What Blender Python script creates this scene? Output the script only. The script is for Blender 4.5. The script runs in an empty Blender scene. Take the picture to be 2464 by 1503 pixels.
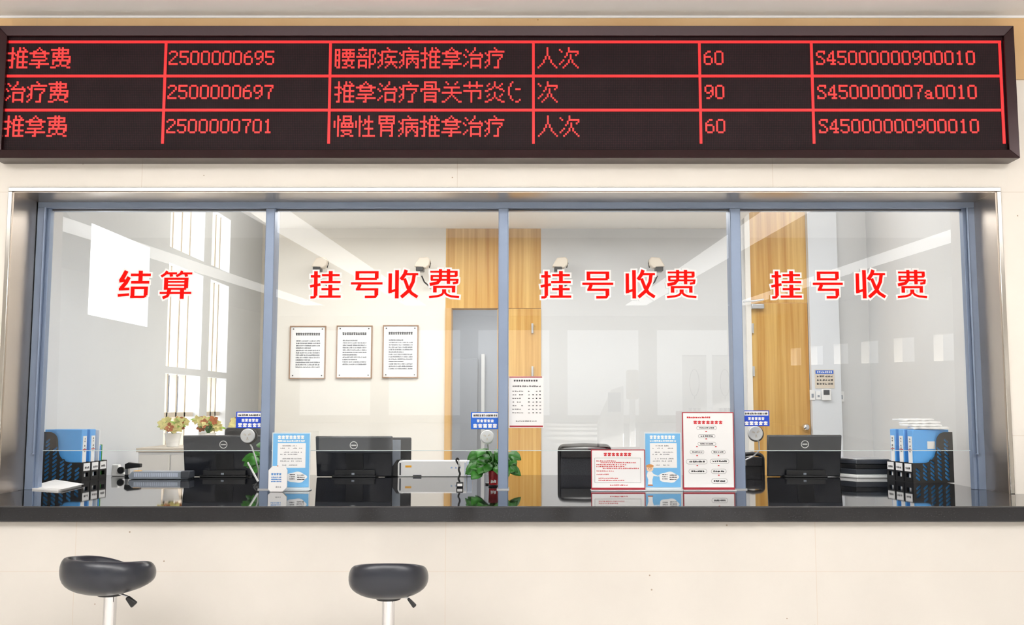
import bpy, bmesh, math, random
from mathutils import Vector, Matrix, Euler
R = math.radians
S = bpy.context.scene
COL = S.collection

# ------------------------------------------------------------------ camera
F, CX, CY = 2350.0, 1265.0, 751.5
PITCH, YAW = math.atan(225.5 / F), 0.0
CAM = Vector((0.0, -5.17, 1.455))
cd = bpy.data.cameras.new('camera'); cam = bpy.data.objects.new('camera', cd); COL.objects.link(cam)
cd.sensor_width = 36.0; cd.lens = F / 2464 * 36.0; cd.clip_end = 200; cd.shift_x = -33.0 / 2464
cam.location = CAM; cam.rotation_euler = Euler((R(90) + PITCH, 0, YAW), 'XYZ')
S.camera = cam
CR = cam.rotation_euler.to_matrix()

# ------------------------------------------------------------------ view / world
S.view_settings.view_transform = 'Standard'; S.view_settings.look = 'None'
S.view_settings.exposure = 0.0; S.view_settings.gamma = 1.0; S.view_settings.use_curve_mapping = False
S.cycles.use_denoising = True
S.cycles.max_bounces = 10; S.cycles.transparent_max_bounces = 12
w = bpy.data.worlds.new('daylight'); S.world = w; w.use_nodes = True
wb = w.node_tree.nodes['Background']; wb.inputs[0].default_value = (1.0, 0.985, 0.96, 1); wb.inputs[1].default_value = 1.7

def area(name, loc, rot, sx, sy, power, col=(1, 1, 1)):
    l = bpy.data.lights.new(name, 'AREA'); l.shape = 'RECTANGLE'; l.size = sx; l.size_y = sy
    l.energy = power; l.color = col
    o = bpy.data.objects.new(name, l); COL.objects.link(o); o.location = loc; o.rotation_euler = rot
    return o
WARM = (1.0, 0.995, 0.985)
for lx in (-5.6, -2.9, 2.9, 5.6): area('lobby_light_strip', (lx, -11.5, 3.44), (0, 0, 0), .55, 17, 85, WARM)
area('lobby_fill', (0, -4.75, 3.40), (R(24), 0, 0), 10, 1.1, 22, WARM)  # added fill for the front wall, placed mostly out of the pane reflections
area('ceiling_fill', (0, -4.2, 2.7), (R(180), 0, 0), 10, .3, 500, WARM)  # added light without a fixture, brightens the ceiling from below
area('staff_room_fill', (-0.9, 1.5, 2.84), (0, 0, 0), 1.9, 1.2, 40, (1, 0.985, 0.965))  # added fill below the ceiling, keeps the staff room walls near white
area('staff_room_fill', (1.1, 1.5, 2.84), (0, 0, 0), 1.9, 1.2, 24, (1, 0.99, 0.98))  # second added fill, right half of the room
area('side_window_daylight', (-3.5, 3.2, 2.3), (0, R(-90), 0), 2.2, 4.0, 95, (1, 0.98, 0.945))
area('staff_room_fill', (2.3, 1.5, 3.44), (0, 0, 0), .7, 1.2, 10, (1, 0.99, 0.98))  # added fill for the raised bay on the right
area('corridor_fill', (-0.5, 4.6, 2.7), (0, 0, 0), 0.9, 1.6, 26, (0.95, 0.98, 1))  # added light to lift the corridor beyond the door opening

sl = bpy.data.lights.new('sun', 'SUN'); sl.energy = 45; sl.angle = R(.6); sl.color = (1, .97, .92)
so = bpy.data.objects.new('sun', sl); COL.objects.link(so); so.rotation_euler = (0, R(73), R(6))

# ------------------------------------------------------------------ pixel -> place on a plane
def ray(px, py): return CR @ Vector(((px - CX) / F, (CY - py) / F, -1.0))
def at(px, py, Y):
    d = ray(px, py); t = (Y - CAM.y) / d.y; return CAM + d * t
def atz(px, py, Z):
    d = ray(px, py); t = (Z - CAM.z) / d.z; return CAM + d * t
def atx(px, X, py=900):
    d = ray(px, py); t = (X - CAM.x) / d.x; return CAM + d * t
def px2m(n, Y): return n * (Y - CAM.y) / F

# ------------------------------------------------------------------ materials
def lin(c): c = c / 255.0; return c / 12.92 if c <= 0.04045 else ((c + 0.055) / 1.055) ** 2.4
def rgb(r, g, b): return (lin(r), lin(g), lin(b), 1)
MATS = {}
def mat(name, col, rough=0.5, metal=0.0, emit=None, es=1.0, var=0.0, scale=8.0, bump=0.0, spec=0.5, coat=0.0, stretch=(1, 1, 1), trans=0.0, alpha=1.0):
    if name in MATS: return MATS[name]
    m = bpy.data.materials.new(name); m.use_nodes = True; MATS[name] = m
    nt = m.node_tree; b = nt.nodes['Principled BSDF']
    b.inputs['Base Color'].default_value = rgb(*col); b.inputs['Roughness'].default_value = rough
    b.inputs['Metallic'].default_value = metal; b.inputs['Specular IOR Level'].default_value = spec
    b.inputs['Coat Weight'].default_value = coat
    b.inputs['Transmission Weight'].default_value = trans; b.inputs['Alpha'].default_value = alpha
    if emit: b.inputs['Emission Color'].default_value = rgb(*emit); b.inputs['Emission Strength'].default_value = es
    if var or bump:
        tc = nt.nodes.new('ShaderNodeTexCoord'); mp = nt.nodes.new('ShaderNodeMapping'); mp.inputs['Scale'].default_value = stretch
        n = nt.nodes.new('ShaderNodeTexNoise'); n.inputs['Scale'].default_value = scale; n.inputs['Detail'].default_value = 6
        nt.links.new(tc.outputs['Object'], mp.inputs[0]); nt.links.new(mp.outputs[0], n.inputs[0])
        if var:
            cr = nt.nodes.new('ShaderNodeValToRGB')
            c0 = tuple(max(0, x * (1 - var)) for x in rgb(*col)[:3]) + (1,); c1 = tuple(min(1, x * (1 + var)) for x in rgb(*col)[:3]) + (1,)
            cr.color_ramp.elements[0].position = 0.3; cr.color_ramp.elements[1].position = 0.7
            cr.color_ramp.elements[0].color = c0; cr.color_ramp.elements[1].color = c1
            nt.links.new(n.outputs[0], cr.inputs[0]); nt.links.new(cr.outputs[0], b.inputs['Base Color'])
        if bump:
            bp = nt.nodes.new('ShaderNodeBump'); bp.inputs['Strength'].default_value = bump; bp.inputs['Distance'].default_value = 0.002
            nt.links.new(n.outputs[0], bp.inputs['Height']); nt.links.new(bp.outputs[0], b.inputs['Normal'])
    return m

def marble(name, col, col2, sx, sz, oz=0.0, seam=0.012):
    """polished stone slabs: cloudy tone, faint specks and thin joints"""
    m = bpy.data.materials.new(name); m.use_nodes = True; nt = m.node_tree; N = nt.nodes; L = nt.links
    b = N['Principled BSDF']; b.inputs['Roughness'].default_value = 0.28; b.inputs['Specular IOR Level'].default_value = 0.35
    tc = N.new('ShaderNodeTexCoord')
    n = N.new('ShaderNodeTexNoise'); n.inputs['Scale'].default_value = 1.3; n.inputs['Detail'].default_value = 5
    cr = N.new('ShaderNodeValToRGB'); cr.color_ramp.elements[0].position = 0.35; cr.color_ramp.elements[1].position = 0.65
    cr.color_ramp.elements[0].color = rgb(*col); cr.color_ramp.elements[1].color = rgb(*col2)
    L.new(tc.outputs['Object'], n.inputs[0]); L.new(n.outputs[0], cr.inputs[0])
    v = N.new('ShaderNodeTexVoronoi'); v.inputs['Scale'].default_value = 9; L.new(tc.outputs['Object'], v.inputs[0])
    sp = N.new('ShaderNodeMath'); sp.operation = 'LESS_THAN'; sp.inputs[1].default_value = 0.035; L.new(v.outputs['Distance'], sp.inputs[0])
    mx = N.new('ShaderNodeMix'); mx.data_type = 'RGBA'; L.new(sp.outputs[0], mx.inputs[0]); L.new(cr.outputs[0], mx.inputs[6])
    mx.inputs[7].default_value = rgb(int(col[0] * .78), int(col[1] * .72), int(col[2] * .66))
    sx_ = N.new('ShaderNodeSeparateXYZ'); L.new(tc.outputs['Object'], sx_.inputs[0])
    facs = []
    for out, size, off in ((0, sx, 0.37), (2, sz, oz)):
        a = N.new('ShaderNodeMath'); a.operation = 'ADD'; a.inputs[1].default_value = off + 100 * size; L.new(sx_.outputs[out], a.inputs[0])
        md = N.new('ShaderNodeMath'); md.operation = 'MODULO'; md.inputs[1].default_value = size; L.new(a.outputs[0], md.inputs[0])
        lt = N.new('ShaderNodeMath'); lt.operation = 'LESS_THAN'; lt.inputs[1].default_value = 0.003; L.new(md.outputs[0], lt.inputs[0])
        facs.append(lt)
    mxx = N.new('ShaderNodeMath'); mxx.operation = 'MAXIMUM'; L.new(facs[0].outputs[0], mxx.inputs[0]); L.new(facs[1].outputs[0], mxx.inputs[1])
    ml = N.new('ShaderNodeMath'); ml.operation = 'MULTIPLY'; ml.inputs[1].default_value = 0.35; L.new(mxx.outputs[0], ml.inputs[0])
    m2 = N.new('ShaderNodeMix'); m2.data_type = 'RGBA'; L.new(ml.outputs[0], m2.inputs[0]); L.new(mx.outputs[2], m2.inputs[6])
    m2.inputs[7].default_value = rgb(190, 165, 140); L.new(m2.outputs[2], b.inputs['Base Color'])
    return m

def wood(name, c0, c1, horizontal=False):
    m = bpy.data.materials.new(name); m.use_nodes = True; nt = m.node_tree; N = nt.nodes; L = nt.links
    b = N['Principled BSDF']; b.inputs['Roughness'].default_value = 0.42
    tc = N.new('ShaderNodeTexCoord'); mp = N.new('ShaderNodeMapping'); mp.inputs['Scale'].default_value = (16, 16, .35)
    n = N.new('ShaderNodeTexNoise'); n.inputs['Scale'].default_value = 1.6; n.inputs['Detail'].default_value = 8; n.inputs['Roughness'].default_value = .6
    cr = N.new('ShaderNodeValToRGB'); cr.color_ramp.elements[0].position = 0.32; cr.color_ramp.elements[1].position = 0.68
    cr.color_ramp.elements[0].color = rgb(*c0); cr.color_ramp.elements[1].color = rgb(*c1)
    L.new(tc.outputs['Object'], mp.inputs[0]); L.new(mp.outputs[0], n.inputs[0]); L.new(n.outputs[0], cr.inputs[0]); L.new(cr.outputs[0], b.inputs['Base Color'])
    return m

def glass_mat():
    m = bpy.data.materials.new('window_glass'); m.use_nodes = True; nt = m.node_tree; N = nt.nodes; L = nt.links
    N.remove(N['Principled BSDF']); out = N['Material Output']
    t = N.new('ShaderNodeBsdfTransparent'); t.inputs[0].default_value = (0.97, 0.985, 0.98, 1)
    g = N.new('ShaderNodeBsdfGlossy'); g.inputs['Roughness'].default_value = 0.0; g.inputs[0].default_value = (1, 1, 1, 1)
    fr = N.new('ShaderNodeFresnel'); fr.inputs[0].default_value = 1.75
    mx = N.new('ShaderNodeMixShader'); L.new(fr.outputs[0], mx.inputs[0]); L.new(t.outputs[0], mx.inputs[1]); L.new(g.outputs[0], mx.inputs[2])
    L.new(mx.outputs[0], out.inputs[0]); return m

def led_screen_mat():
    m = bpy.data.materials.new('led_module_grid'); m.use_nodes = True; nt = m.node_tree; N = nt.nodes; L = nt.links
    b = N['Principled BSDF']; b.inputs['Roughness'].default_value = 0.5; b.inputs['Specular IOR Level'].default_value = 0.15
    tc = N.new('ShaderNodeTexCoord')
    br = N.new('ShaderNodeTexBrick'); br.offset = 0; br.inputs['Scale'].default_value = 1
    br.inputs['Brick Width'].default_value = 0.0094; br.inputs['Row Height'].default_value = 0.0094; br.inputs['Mortar Size'].default_value = 0.0013
    br.inputs['Color1'].default_value = rgb(56, 33, 38); br.inputs['Color2'].default_value = rgb(48, 30, 35); br.inputs['Mortar'].default_value = rgb(24, 18, 21)
    mp = N.new('ShaderNodeMapping'); mp.inputs['Rotation'].default_value = (R(-90), 0, 0)
    L.new(tc.outputs['Object'], mp.inputs[0]); L.new(mp.outputs[0], br.inputs[0])
    n = N.new('ShaderNodeTexNoise'); n.inputs['Scale'].default_value = 3; n.inputs['Detail'].default_value = 5; L.new(tc.outputs['Object'], n.inputs[0])
    mx = N.new('ShaderNodeMix'); mx.data_type = 'RGBA'; mx.blend_type = 'MULTIPLY'; mx.inputs[0].default_value = .5
    L.new(br.outputs[0], mx.inputs[6]); L.new(n.outputs[0], mx.inputs[7]); L.new(mx.outputs[2], b.inputs['Base Color'])
    return m

M = dict(
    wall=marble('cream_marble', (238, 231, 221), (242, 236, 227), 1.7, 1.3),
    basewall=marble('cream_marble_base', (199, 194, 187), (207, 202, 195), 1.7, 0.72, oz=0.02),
    topwall=None,
    ceil=mat('ceiling_paint', (238, 236, 234), .9, var=.02, scale=2),
    steel=mat('brushed_steel', (196, 186, 176), .3, 1.0, bump=.12, scale=30, stretch=(1, 1, .04)),
    trim=mat('polished_steel', (200, 196, 190), .16, 1.0),
    frame=mat('blue_grey_frame_paint', (138, 154, 180), .38, .25, var=.04, scale=4),
    frame_dark=mat('dark_frame_rebate', (52, 58, 70), .4, .2),
    glass=glass_mat(),
    glass_edge=mat('glass_edge', (210, 222, 222), .2, emit=None),
    granite=None,
    red=mat('red_film', (250, 16, 8), .7, spec=.08), white=mat('white_film', (253, 253, 253), .45),
    led=mat('lit_red_led', (120, 10, 10), .4, emit=(255, 62, 60), es=.95),
    led_line=mat('lit_red_led_line', (120, 10, 10), .4, emit=(250, 44, 48), es=.9),
    signframe=mat('dark_brown_anodised', (46, 24, 27), .22, .4, var=.08, scale=2),
    signscreen=led_screen_mat(),
    paint=mat('white_wall_paint', (244, 240, 233), .85, var=.012, scale=2),
    paint3=mat('cool_grey_wall_paint', (218, 219, 220), .85, var=.012, scale=2),
    paint2=mat('warm_wall_paint', (244, 239, 230), .85, var=.012, scale=2),
    greywall=mat('pale_grey_paint', (230, 234, 240), .85, var=.012, scale=2),
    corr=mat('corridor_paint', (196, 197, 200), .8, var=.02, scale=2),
    wood=wood('honey_oak', (196, 138, 48), (230, 188, 108)),
    wood2=wood('oak_frame', (206, 160, 96), (228, 188, 128)),
    black=mat('black_plastic', (26, 27, 30), .38, var=.1, scale=20),
    glossblack=mat('gloss_black_plastic', (34, 36, 42), .16, coat=.3, var=.05, scale=5),
    darkgrey=mat('dark_grey_plastic', (62, 66, 74), .35, var=.05, scale=8),
    leather=mat('black_leather', (30, 31, 35), .42, bump=.6, scale=70, var=.1),
    mesh=mat('dark_mesh_fabric', (52, 54, 60), .8, bump=.8, scale=160, var=.3),
    blue=mat('blue_folder_plastic', (92, 176, 250), .3, var=.03, scale=4),
    bluedark=mat('deep_blue_plastic', (8, 70, 205), .35),
    signblue=mat('sign_blue', (20, 104, 216), .4), paper=mat('white_paper', (252, 252, 252), .7, var=.01, scale=9),
    skyblue=mat('flyer_blue', (120, 190, 240), .45), ink=mat('black_ink', (40, 40, 44), .7), inkgrey=mat('grey_ink', (120, 122, 128), .7),
    inkred=mat('red_ink', (206, 36, 44), .6), inkblue=mat('blue_ink', (70, 140, 210), .6),
    acrylic=mat('pale_acrylic', (226, 234, 238), .12), redframe=mat('dark_red_frame', (168, 38, 52), .35),
    chrome=mat('chrome', (225, 225, 228), .08, 1.0), satin=mat('satin_chrome', (200, 202, 206), .3, .9),
    whitep=mat('white_plastic', (250, 250, 250), .35, var=.01, scale=9), bluegrey=mat('cool_white_plastic', (206, 216, 234), .35),
    beige=mat('beige_plastic', (226, 214, 198), .45, var=.02), yellow=mat('yellow_mark', (246, 178, 40), .5),
    green=mat('pothos_green', (44, 116, 24), .38, var=.35, scale=18), green2=mat('pale_leaf_green', (140, 178, 60), .4, var=.3, scale=18),
    petal=mat('cream_yellow_petal', (255, 236, 160), .6, var=.12, scale=30), petal2=mat('rust_petal', (196, 112, 62), .6, var=.2, scale=30),
    redpot=mat('red_tin', (186, 30, 38), .25, .2, coat=.3), brown=mat('brown_frame', (168, 134, 108), .45),
    skin=mat('illustration_peach', (250, 218, 190), .6), hair=mat('illustration_hair', (214, 148, 84), .6),
    stoolleather=mat('charcoal_leatherette', (32, 36, 46), .3, bump=.08, scale=60, coat=.15),
    floor=mat('lobby_stone_floor', (230, 226, 220), .18, var=.03, scale=2),
    shop=mat('shop_front_glass', (84, 98, 120), .4, var=.5, scale=6, stretch=(1, 3, 3)), greenp=mat('green_cover', (60, 160, 60), .4),
    grey=mat('mid_grey_plastic', (150, 158, 170), .35, var=.06, scale=20),
)
def granite():
    m = bpy.data.materials.new('black_granite'); m.use_nodes = True; nt = m.node_tree; N = nt.nodes; L = nt.links
    b = N['Principled BSDF']; b.inputs['Roughness'].default_value = 0.035; b.inputs['Specular IOR Level'].default_value = .6
    tc = N.new('ShaderNodeTexCoord'); n = N.new('ShaderNodeTexNoise'); n.inputs['Scale'].default_value = 220; n.inputs['Detail'].default_value = 3
    cr = N.new('ShaderNodeValToRGB'); cr.color_ramp.elements[0].position = .45; cr.color_ramp.elements[1].position = .75
    cr.color_ramp.elements[0].color = rgb(22, 23, 27); cr.color_ramp.elements[1].color = rgb(36, 37, 42)
    L.new(tc.outputs['Object'], n.inputs[0]); L.new(n.outputs[0], cr.inputs[0]); L.new(cr.outputs[0], b.inputs['Base Color']); return m
M['granite'] = granite()

# ------------------------------------------------------------------ mesh collector
ORIG = {}
def tag(o, label=None, cat=None, group=None, kind=None):
    if label: o['label'] = label
    if cat: o['category'] = cat
    if group: o['group'] = group
    if kind: o['kind'] = kind
    return o
def thing(name, loc, label, cat, group=None, rz=0.0):
    o = bpy.data.objects.new(name, None); COL.objects.link(o); o.empty_display_size = .05
    o.location = loc; o.rotation_euler = (0, 0, rz); tag(o, label, cat, group)
    ORIG[o.name] = Vector(loc); return o
class MB:
    def __init__(s): s.v = []; s.f = []
    def add(s, vs, fs):
        n = len(s.v); s.v += [Vector(v) for v in vs]; s.f += [tuple(i + n for i in f) for f in fs]; return s
    def box(s, x0, x1, y0, y1, z0, z1):
        return s.add([(x, y, z) for x in (x0, x1) for y in (y0, y1) for z in (z0, z1)],
                     [(0, 1, 3, 2), (4, 6, 7, 5), (0, 4, 5, 1), (2, 3, 7, 6), (0, 2, 6, 4), (1, 5, 7, 3)])
    def prism(s, pts, y0, y1, M4=None):                       # outline in x,z extruded along y
        n = len(pts); vs = [(p[0], y0, p[1]) for p in pts] + [(p[0], y1, p[1]) for p in pts]
        if M4: vs = [M4 @ Vector(v) for v in vs]
        return s.add(vs, [tuple(range(n)), tuple(reversed(range(n, 2 * n)))] + [(i, i + n, (i + 1) % n + n, (i + 1) % n) for i in range(n)])
    def lathe(s, prof, c=(0, 0, 0), n=28, axis='Z', cap=True):
        vs = []; k = len(prof)
        for i in range(n):
            a = 2 * math.pi * i / n
            for r, h in prof:
                p = {'Z': (r * math.cos(a), r * math.sin(a), h), 'Y': (r * math.cos(a), h, r * math.sin(a)), 'X': (h, r * math.cos(a), r * math.sin(a))}[axis]
                vs.append((p[0] + c[0], p[1] + c[1], p[2] + c[2]))
        fs = [(i * k + j, ((i + 1) % n) * k + j, ((i + 1) % n) * k + j + 1, i * k + j + 1) for i in range(n) for j in range(k - 1)]
        if cap: fs += [tuple(i * k for i in reversed(range(n))), tuple(i * k + k - 1 for i in range(n))]
        return s.add(vs, fs)
    def tube(s, pts, r, n=10, r1=None):
        P = [Vector(p) for p in pts]; k = len(P); vs = []
        up = Vector((0.31, 0.22, 0.93)).normalized()
        for i, p in enumerate(P):
            d = (P[min(i + 1, k - 1)] - P[max(i - 1, 0)]).normalized()
            a = d.cross(up); a = a.normalized() if a.length > 1e-4 else d.cross(Vector((1, 0, 0))).normalized(); b = d.cross(a)
            rr = r if r1 is None else r + (r1 - r) * i / (k - 1)
            for j in range(n):
                t = 2 * math.pi * j / n; vs.append(p + a * (rr * math.cos(t)) + b * (rr * math.sin(t)))
        fs = [(i * n + j, i * n + (j + 1) % n, (i + 1) * n + (j + 1) % n, (i + 1) * n + j) for i in range(k - 1) for j in range(n)]
        fs += [tuple(reversed(range(n))), tuple(range((k - 1) * n, k * n))]
        return s.add(vs, fs)
    def rot(s, m, c=(0, 0, 0)):
        c = Vector(c); s.v = [m @ (v - c) + c for v in s.v]; return s
    def move(s, d): d = Vector(d); s.v = [v + d for v in s.v]; return s
    def build(s, name, m, parent=None, world=True, bevel=0.0, smooth=False, label=None, seg=2, sub=0, origin=None):
        off = Vector((0, 0, 0))
        if parent is not None and world: off = ORIG[parent.name]
        if origin is not None: off = Vector(origin)
        me = bpy.data.meshes.new(name); me.from_pydata([tuple(v - off) for v in s.v], [], s.f)
        bm = bmesh.new(); bm.from_mesh(me); bmesh.ops.recalc_face_normals(bm, faces=bm.faces[:]); bm.to_mesh(me); bm.free()
        me.materials.append(m); o = bpy.data.objects.new(name, me); COL.objects.link(o)
        if parent is not None: o.parent = parent; ORIG[o.name] = ORIG[parent.name]
        if origin is not None: o.location = off; ORIG[o.name] = off
        if sub:
            md = o.modifiers.new('s', 'SUBSURF'); md.levels = sub; md.render_levels = sub
        if bevel:
            md = o.modifiers.new('b', 'BEVEL'); md.width = bevel; md.segments = seg; md.limit_method = 'ANGLE'; md.angle_limit = R(40)
        if smooth or bevel:
            for p in me.polygons: p.use_smooth = True
            if not sub:
                try: me.set_sharp_from_angle(angle=R(40))
                except Exception: pass
        if label: o['label'] = label
        return o
def struct(o): o['kind'] = 'structure'; return o

def plate(outer, holes, t):
    """flat plate in x,z with real holes, thickness t along y; returns MB"""
    cu = bpy.data.curves.new('tmp', 'CURVE'); cu.dimensions = '2D'; cu.fill_mode = 'BOTH'; cu.extrude = t / 2
    for loop in [outer] + holes:
        sp = cu.splines.new('POLY'); sp.points.add(len(loop) - 1); sp.use_cyclic_u = True
        for p, q in zip(sp.points, loop): p.co = (q[0], q[1], 0, 1)
    o = bpy.data.objects.new('tmp', cu); COL.objects.link(o)
    dg = bpy.context.evaluated_depsgraph_get(); me = o.evaluated_get(dg).to_mesh()
    mb = MB().add([(v.co.x, -v.co.z, v.co.y) for v in me.vertices], [tuple(p.vertices) for p in me.polygons])
    bpy.data.objects.remove(o); bpy.data.curves.remove(cu); return mb

def glyph_row(mb, x0, x1, z, h, y, n, rnd, t=.0004, skip=.0, wid=.82, lw=.13):
    """one line of small square characters, each a few thin strokes"""
    p = (x1 - x0) / n
    for i in range(n):
        if rnd.random() < skip: continue
        a = x0 + i * p + p * (1 - wid) / 2; b = a + p * wid; L = h * lw
        for k in range(rnd.randint(2, 3)):
            zz = z + h * (0.08 + .84 * (k + rnd.random() * .3) / 3); mb.box(a + rnd.random() * p * .15, b - rnd.random() * p * .15, y - t * (.6 + .4 * rnd.random()), y, zz, zz + L)
        for k in range(rnd.randint(1, 3)):
            xx = a + (b - a) * rnd.choice((.05, .3, .5, .72, .88)); mb.box(xx, xx + L, y - t * (.6 + .4 * rnd.random()), y, z + rnd.random() * h * .2, z + h * (.8 + .2 * rnd.random()))
    return mb
def block_row(mb, x0, x1, z, h, y, n, rnd, t=.0004, wid=.8):
    p = (x1 - x0) / n
    for i in range(n):
        a = x0 + i * p + p * (1 - wid) / 2; b = a + p * wid; q = h * .28
        mb.box(a, b, y - t * .8, y, z + h * .52, z + h * (.86 + .14 * rnd.random())); mb.box(a + (b - a) * .1 * rnd.random(), b - (b - a) * .15 * rnd.random(), y - t * .7, y, z, z + h * .4)
        mb.box(a + (b - a) * .3, a + (b - a) * .65, y - t, y, z, z + h)
    return mb

# ================================================================== STRUCTURE
YG = .26; ZC = 1.0
XL = at(14, 830, 0).x; XR = at(2413, 830, 0).x
ZT = at(1265, 461, 0).z; ZCE = at(1265, 41, 0).z
LOBX = 8.5; LOBY = -27
b = MB()
b.box(-LOBX, LOBX, 0, .2, ZT, ZCE); b.box(-LOBX, XL, 0, .2, 0, ZT); b.box(XR, LOBX, 0, .2, 0, ZT); b.box(XL, XR, 0, .2, 0, .93)
struct(b.build('wall_front', M['wall']))
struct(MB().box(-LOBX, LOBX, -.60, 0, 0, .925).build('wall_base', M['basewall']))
struct(MB().box(-LOBX, LOBX, LOBY, .2, ZCE, ZCE + .2).build('ceiling', M['ceil']))
struct(MB().box(-LOBX - 2, LOBX, LOBY, 8.5, -.2, 0).build('floor', M['floor']))
# slim stone band above the display in a warmer stone
bandm = marble('honey_marble', (214, 176, 128), (226, 192, 146), 2.3, 9.0)
struct(MB().box(-LOBX, LOBX, -.012, 0, at(1265, 64, 0).z - .3, ZCE).build('trim_1', bandm))
struct(MB().box(-LOBX, LOBX, -.02, 0, ZCE - .012, ZCE).build('trim_2', M['ceil']))
# lobby side and rear walls, rear one with tall daylight openings
b = MB()
ops = [(-7.6, -5.2), (-4.6, -2.2), (-1.6, .8), (1.4, 3.8), (4.4, 6.8)]
b.box(-LOBX, LOBX, LOBY - .2, LOBY, 3.1, ZCE); b.box(-LOBX, LOBX, LOBY - .2, LOBY, 0, .25)
xs = [-LOBX] + [v for o in ops for v in o] + [LOBX]
for i in range(0, len(xs), 2): b.box(xs[i], xs[i + 1], LOBY - .2, LOBY, .25, 3.1)
struct(b.build('wall_rear', M['paint']))
struct(MB().box(-LOBX - .2, -LOBX, LOBY, .2, 0, ZCE).build('wall_left', M['paint']))
b = MB(); b.box(LOBX, LOBX + .2, LOBY, .2, 0, 1.9); b.box(LOBX, LOBX + .2, LOBY, .2, 2.45, ZCE)
ys = [LOBY, -24, -22.6, -21, -19.6, -18, -16.6, -15, -13.6, -12, -10.6, .2]
ys = [LOBY, -25.6, -24.4, -23.4, -22.2, -21.2, -20, -19, -17.8, -16.8, -15.6, -14.6, -13.4, -12.4, -11.2, .2]
for i in range(0, len(ys), 2): b.box(LOBX, LOBX + .2, ys[i], ys[i + 1], 1.9, 2.45)
struct(b.build('wall_right', M['paint']))

# stainless surround and reveal of the service window
o = MB()
tw = .024
o.box(XL - tw, XR + tw, -.012, .003, ZT, ZT + .022); o.box(XL - tw, XL, -.012, .003, ZC, ZT); o.box(XR, XR + tw, -.012, .003, ZC, ZT)
struct(o.build('trim_3', M['trim'], bevel=.003))
o = MB(); o.box(XL, XL + .004, 0, YG + .1, ZC, ZT); o.box(XR - .004, XR, 0, YG + .1, ZC, ZT); o.box(XL, XR, 0, YG + .1, ZT - .004, ZT)
struct(o.build('trim_4', M['steel']))

# window frame
win = bpy.data.objects.new('window_1', None); COL.objects.link(win); win.location = (0, YG, ZC); ORIG[win.name] = Vector((0, YG, ZC)); struct(win)
xa = at(92, 520, YG).x; xb = at(112, 520, YG).x; xc = at(2326, 520, YG).x; xd = at(2346, 520, YG).x
zh = at(1265, 486, YG).z; zh2 = at(1265, 501, YG).z
MB().box(XL + .004, XR - .004, YG, YG + .11, zh, ZT - .004).build('head_filler', M['frame_dark'], win)
MB().box(xa, xd, YG - .01, YG + .11, zh2, zh).build('head_rail', M['frame'], win, bevel=.003)
for s, (p, q, e) in enumerate(((xa, xb, XL + .004), (xc, xd, XR - .004))):
    j = MB().box(p, q, YG - .01, YG + .04, ZC, zh2)
    sgn = 1 if s == 0 else -1; inn = q if s == 0 else p
    j.box(min(inn, inn + sgn * .02), max(inn, inn + sgn * .02), YG + .005, YG + .05, ZC, zh2)
    j.box(min(p if s == 0 else q, e), max(p if s == 0 else q, e), YG + .01, YG + .05, ZC, zh)
    j.build('jamb', M['frame'], win, bevel=.002)
    rx = at(99 if s == 0 else 2336, 800, YG).x
    r_ = MB().tube([(rx, YG - .022, at(1265, 1092, YG).z), (rx, YG - .022, zh2)], .006); r_.lathe([(.011, 0), (.011, .006)], (rx, YG - .022, at(1265, 1092, YG).z))
    r_.build('track_rod', M['frame'], win, smooth=True)
mull = [(at(633, 830, YG).x, at(655, 830, YG).x), (at(1199, 830, YG).x, at(1223, 830, YG).x), (at(1762, 830, YG).x, at(1787, 830, YG).x)]
for (p, q) in mull:
    m_ = MB().box(p, q, YG - .012, YG + .10, ZC + .004, zh2); m_.build('mullion', M['frame'], win, bevel=.004)
    MB().box(p - .006, q + .006, YG - .014, YG + .102, ZC, ZC + .006).build('mullion_foot', M['satin'], win)
zb = at(1265, 1083, YG + .03).z
edges = [xb + .02, mull[0][0], mull[0][1], mull[1][0], mull[1][1], mull[2][0], mull[2][1], xc - .02]
TILT = .0165; zmid = (zb + zh2) / 2
def glass_y(z): return YG + .03 - TILT * (z - zmid)
panes = []
for i in range(4):
    x0, x1 = edges[2 * i] , edges[2 * i + 1]
    y0, y1 = glass_y(zb), glass_y(zh2)
    g = MB().add([(x0, y0, zb), (x1, y0, zb), (x1, y1, zh2), (x0, y1, zh2)], [(0, 1, 2, 3)]); g = g.build('glass_pane', M['glass'], win)
    MB().box(x0, x1, y0 - .004, y0 + .004, zb - .004, zb).build('polished_edge', M['glass_edge'], g)
    MB().box(x0, x1, y1 + .006, y1 + .02, zh2 - .008, zh2).build('glazing_bead', M['frame_dark'], win)

# ------------------------------------------------------------------ staff room shell
YB = 2.71; ZR = 2.9; XS = -3.1; XE = 2.78; YF = 6.2
def X(px, Y=YB, py=850): return at(px, py, Y).x
def Z(py, Y=YB, px=1265): return at(px, py, Y).z
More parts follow.
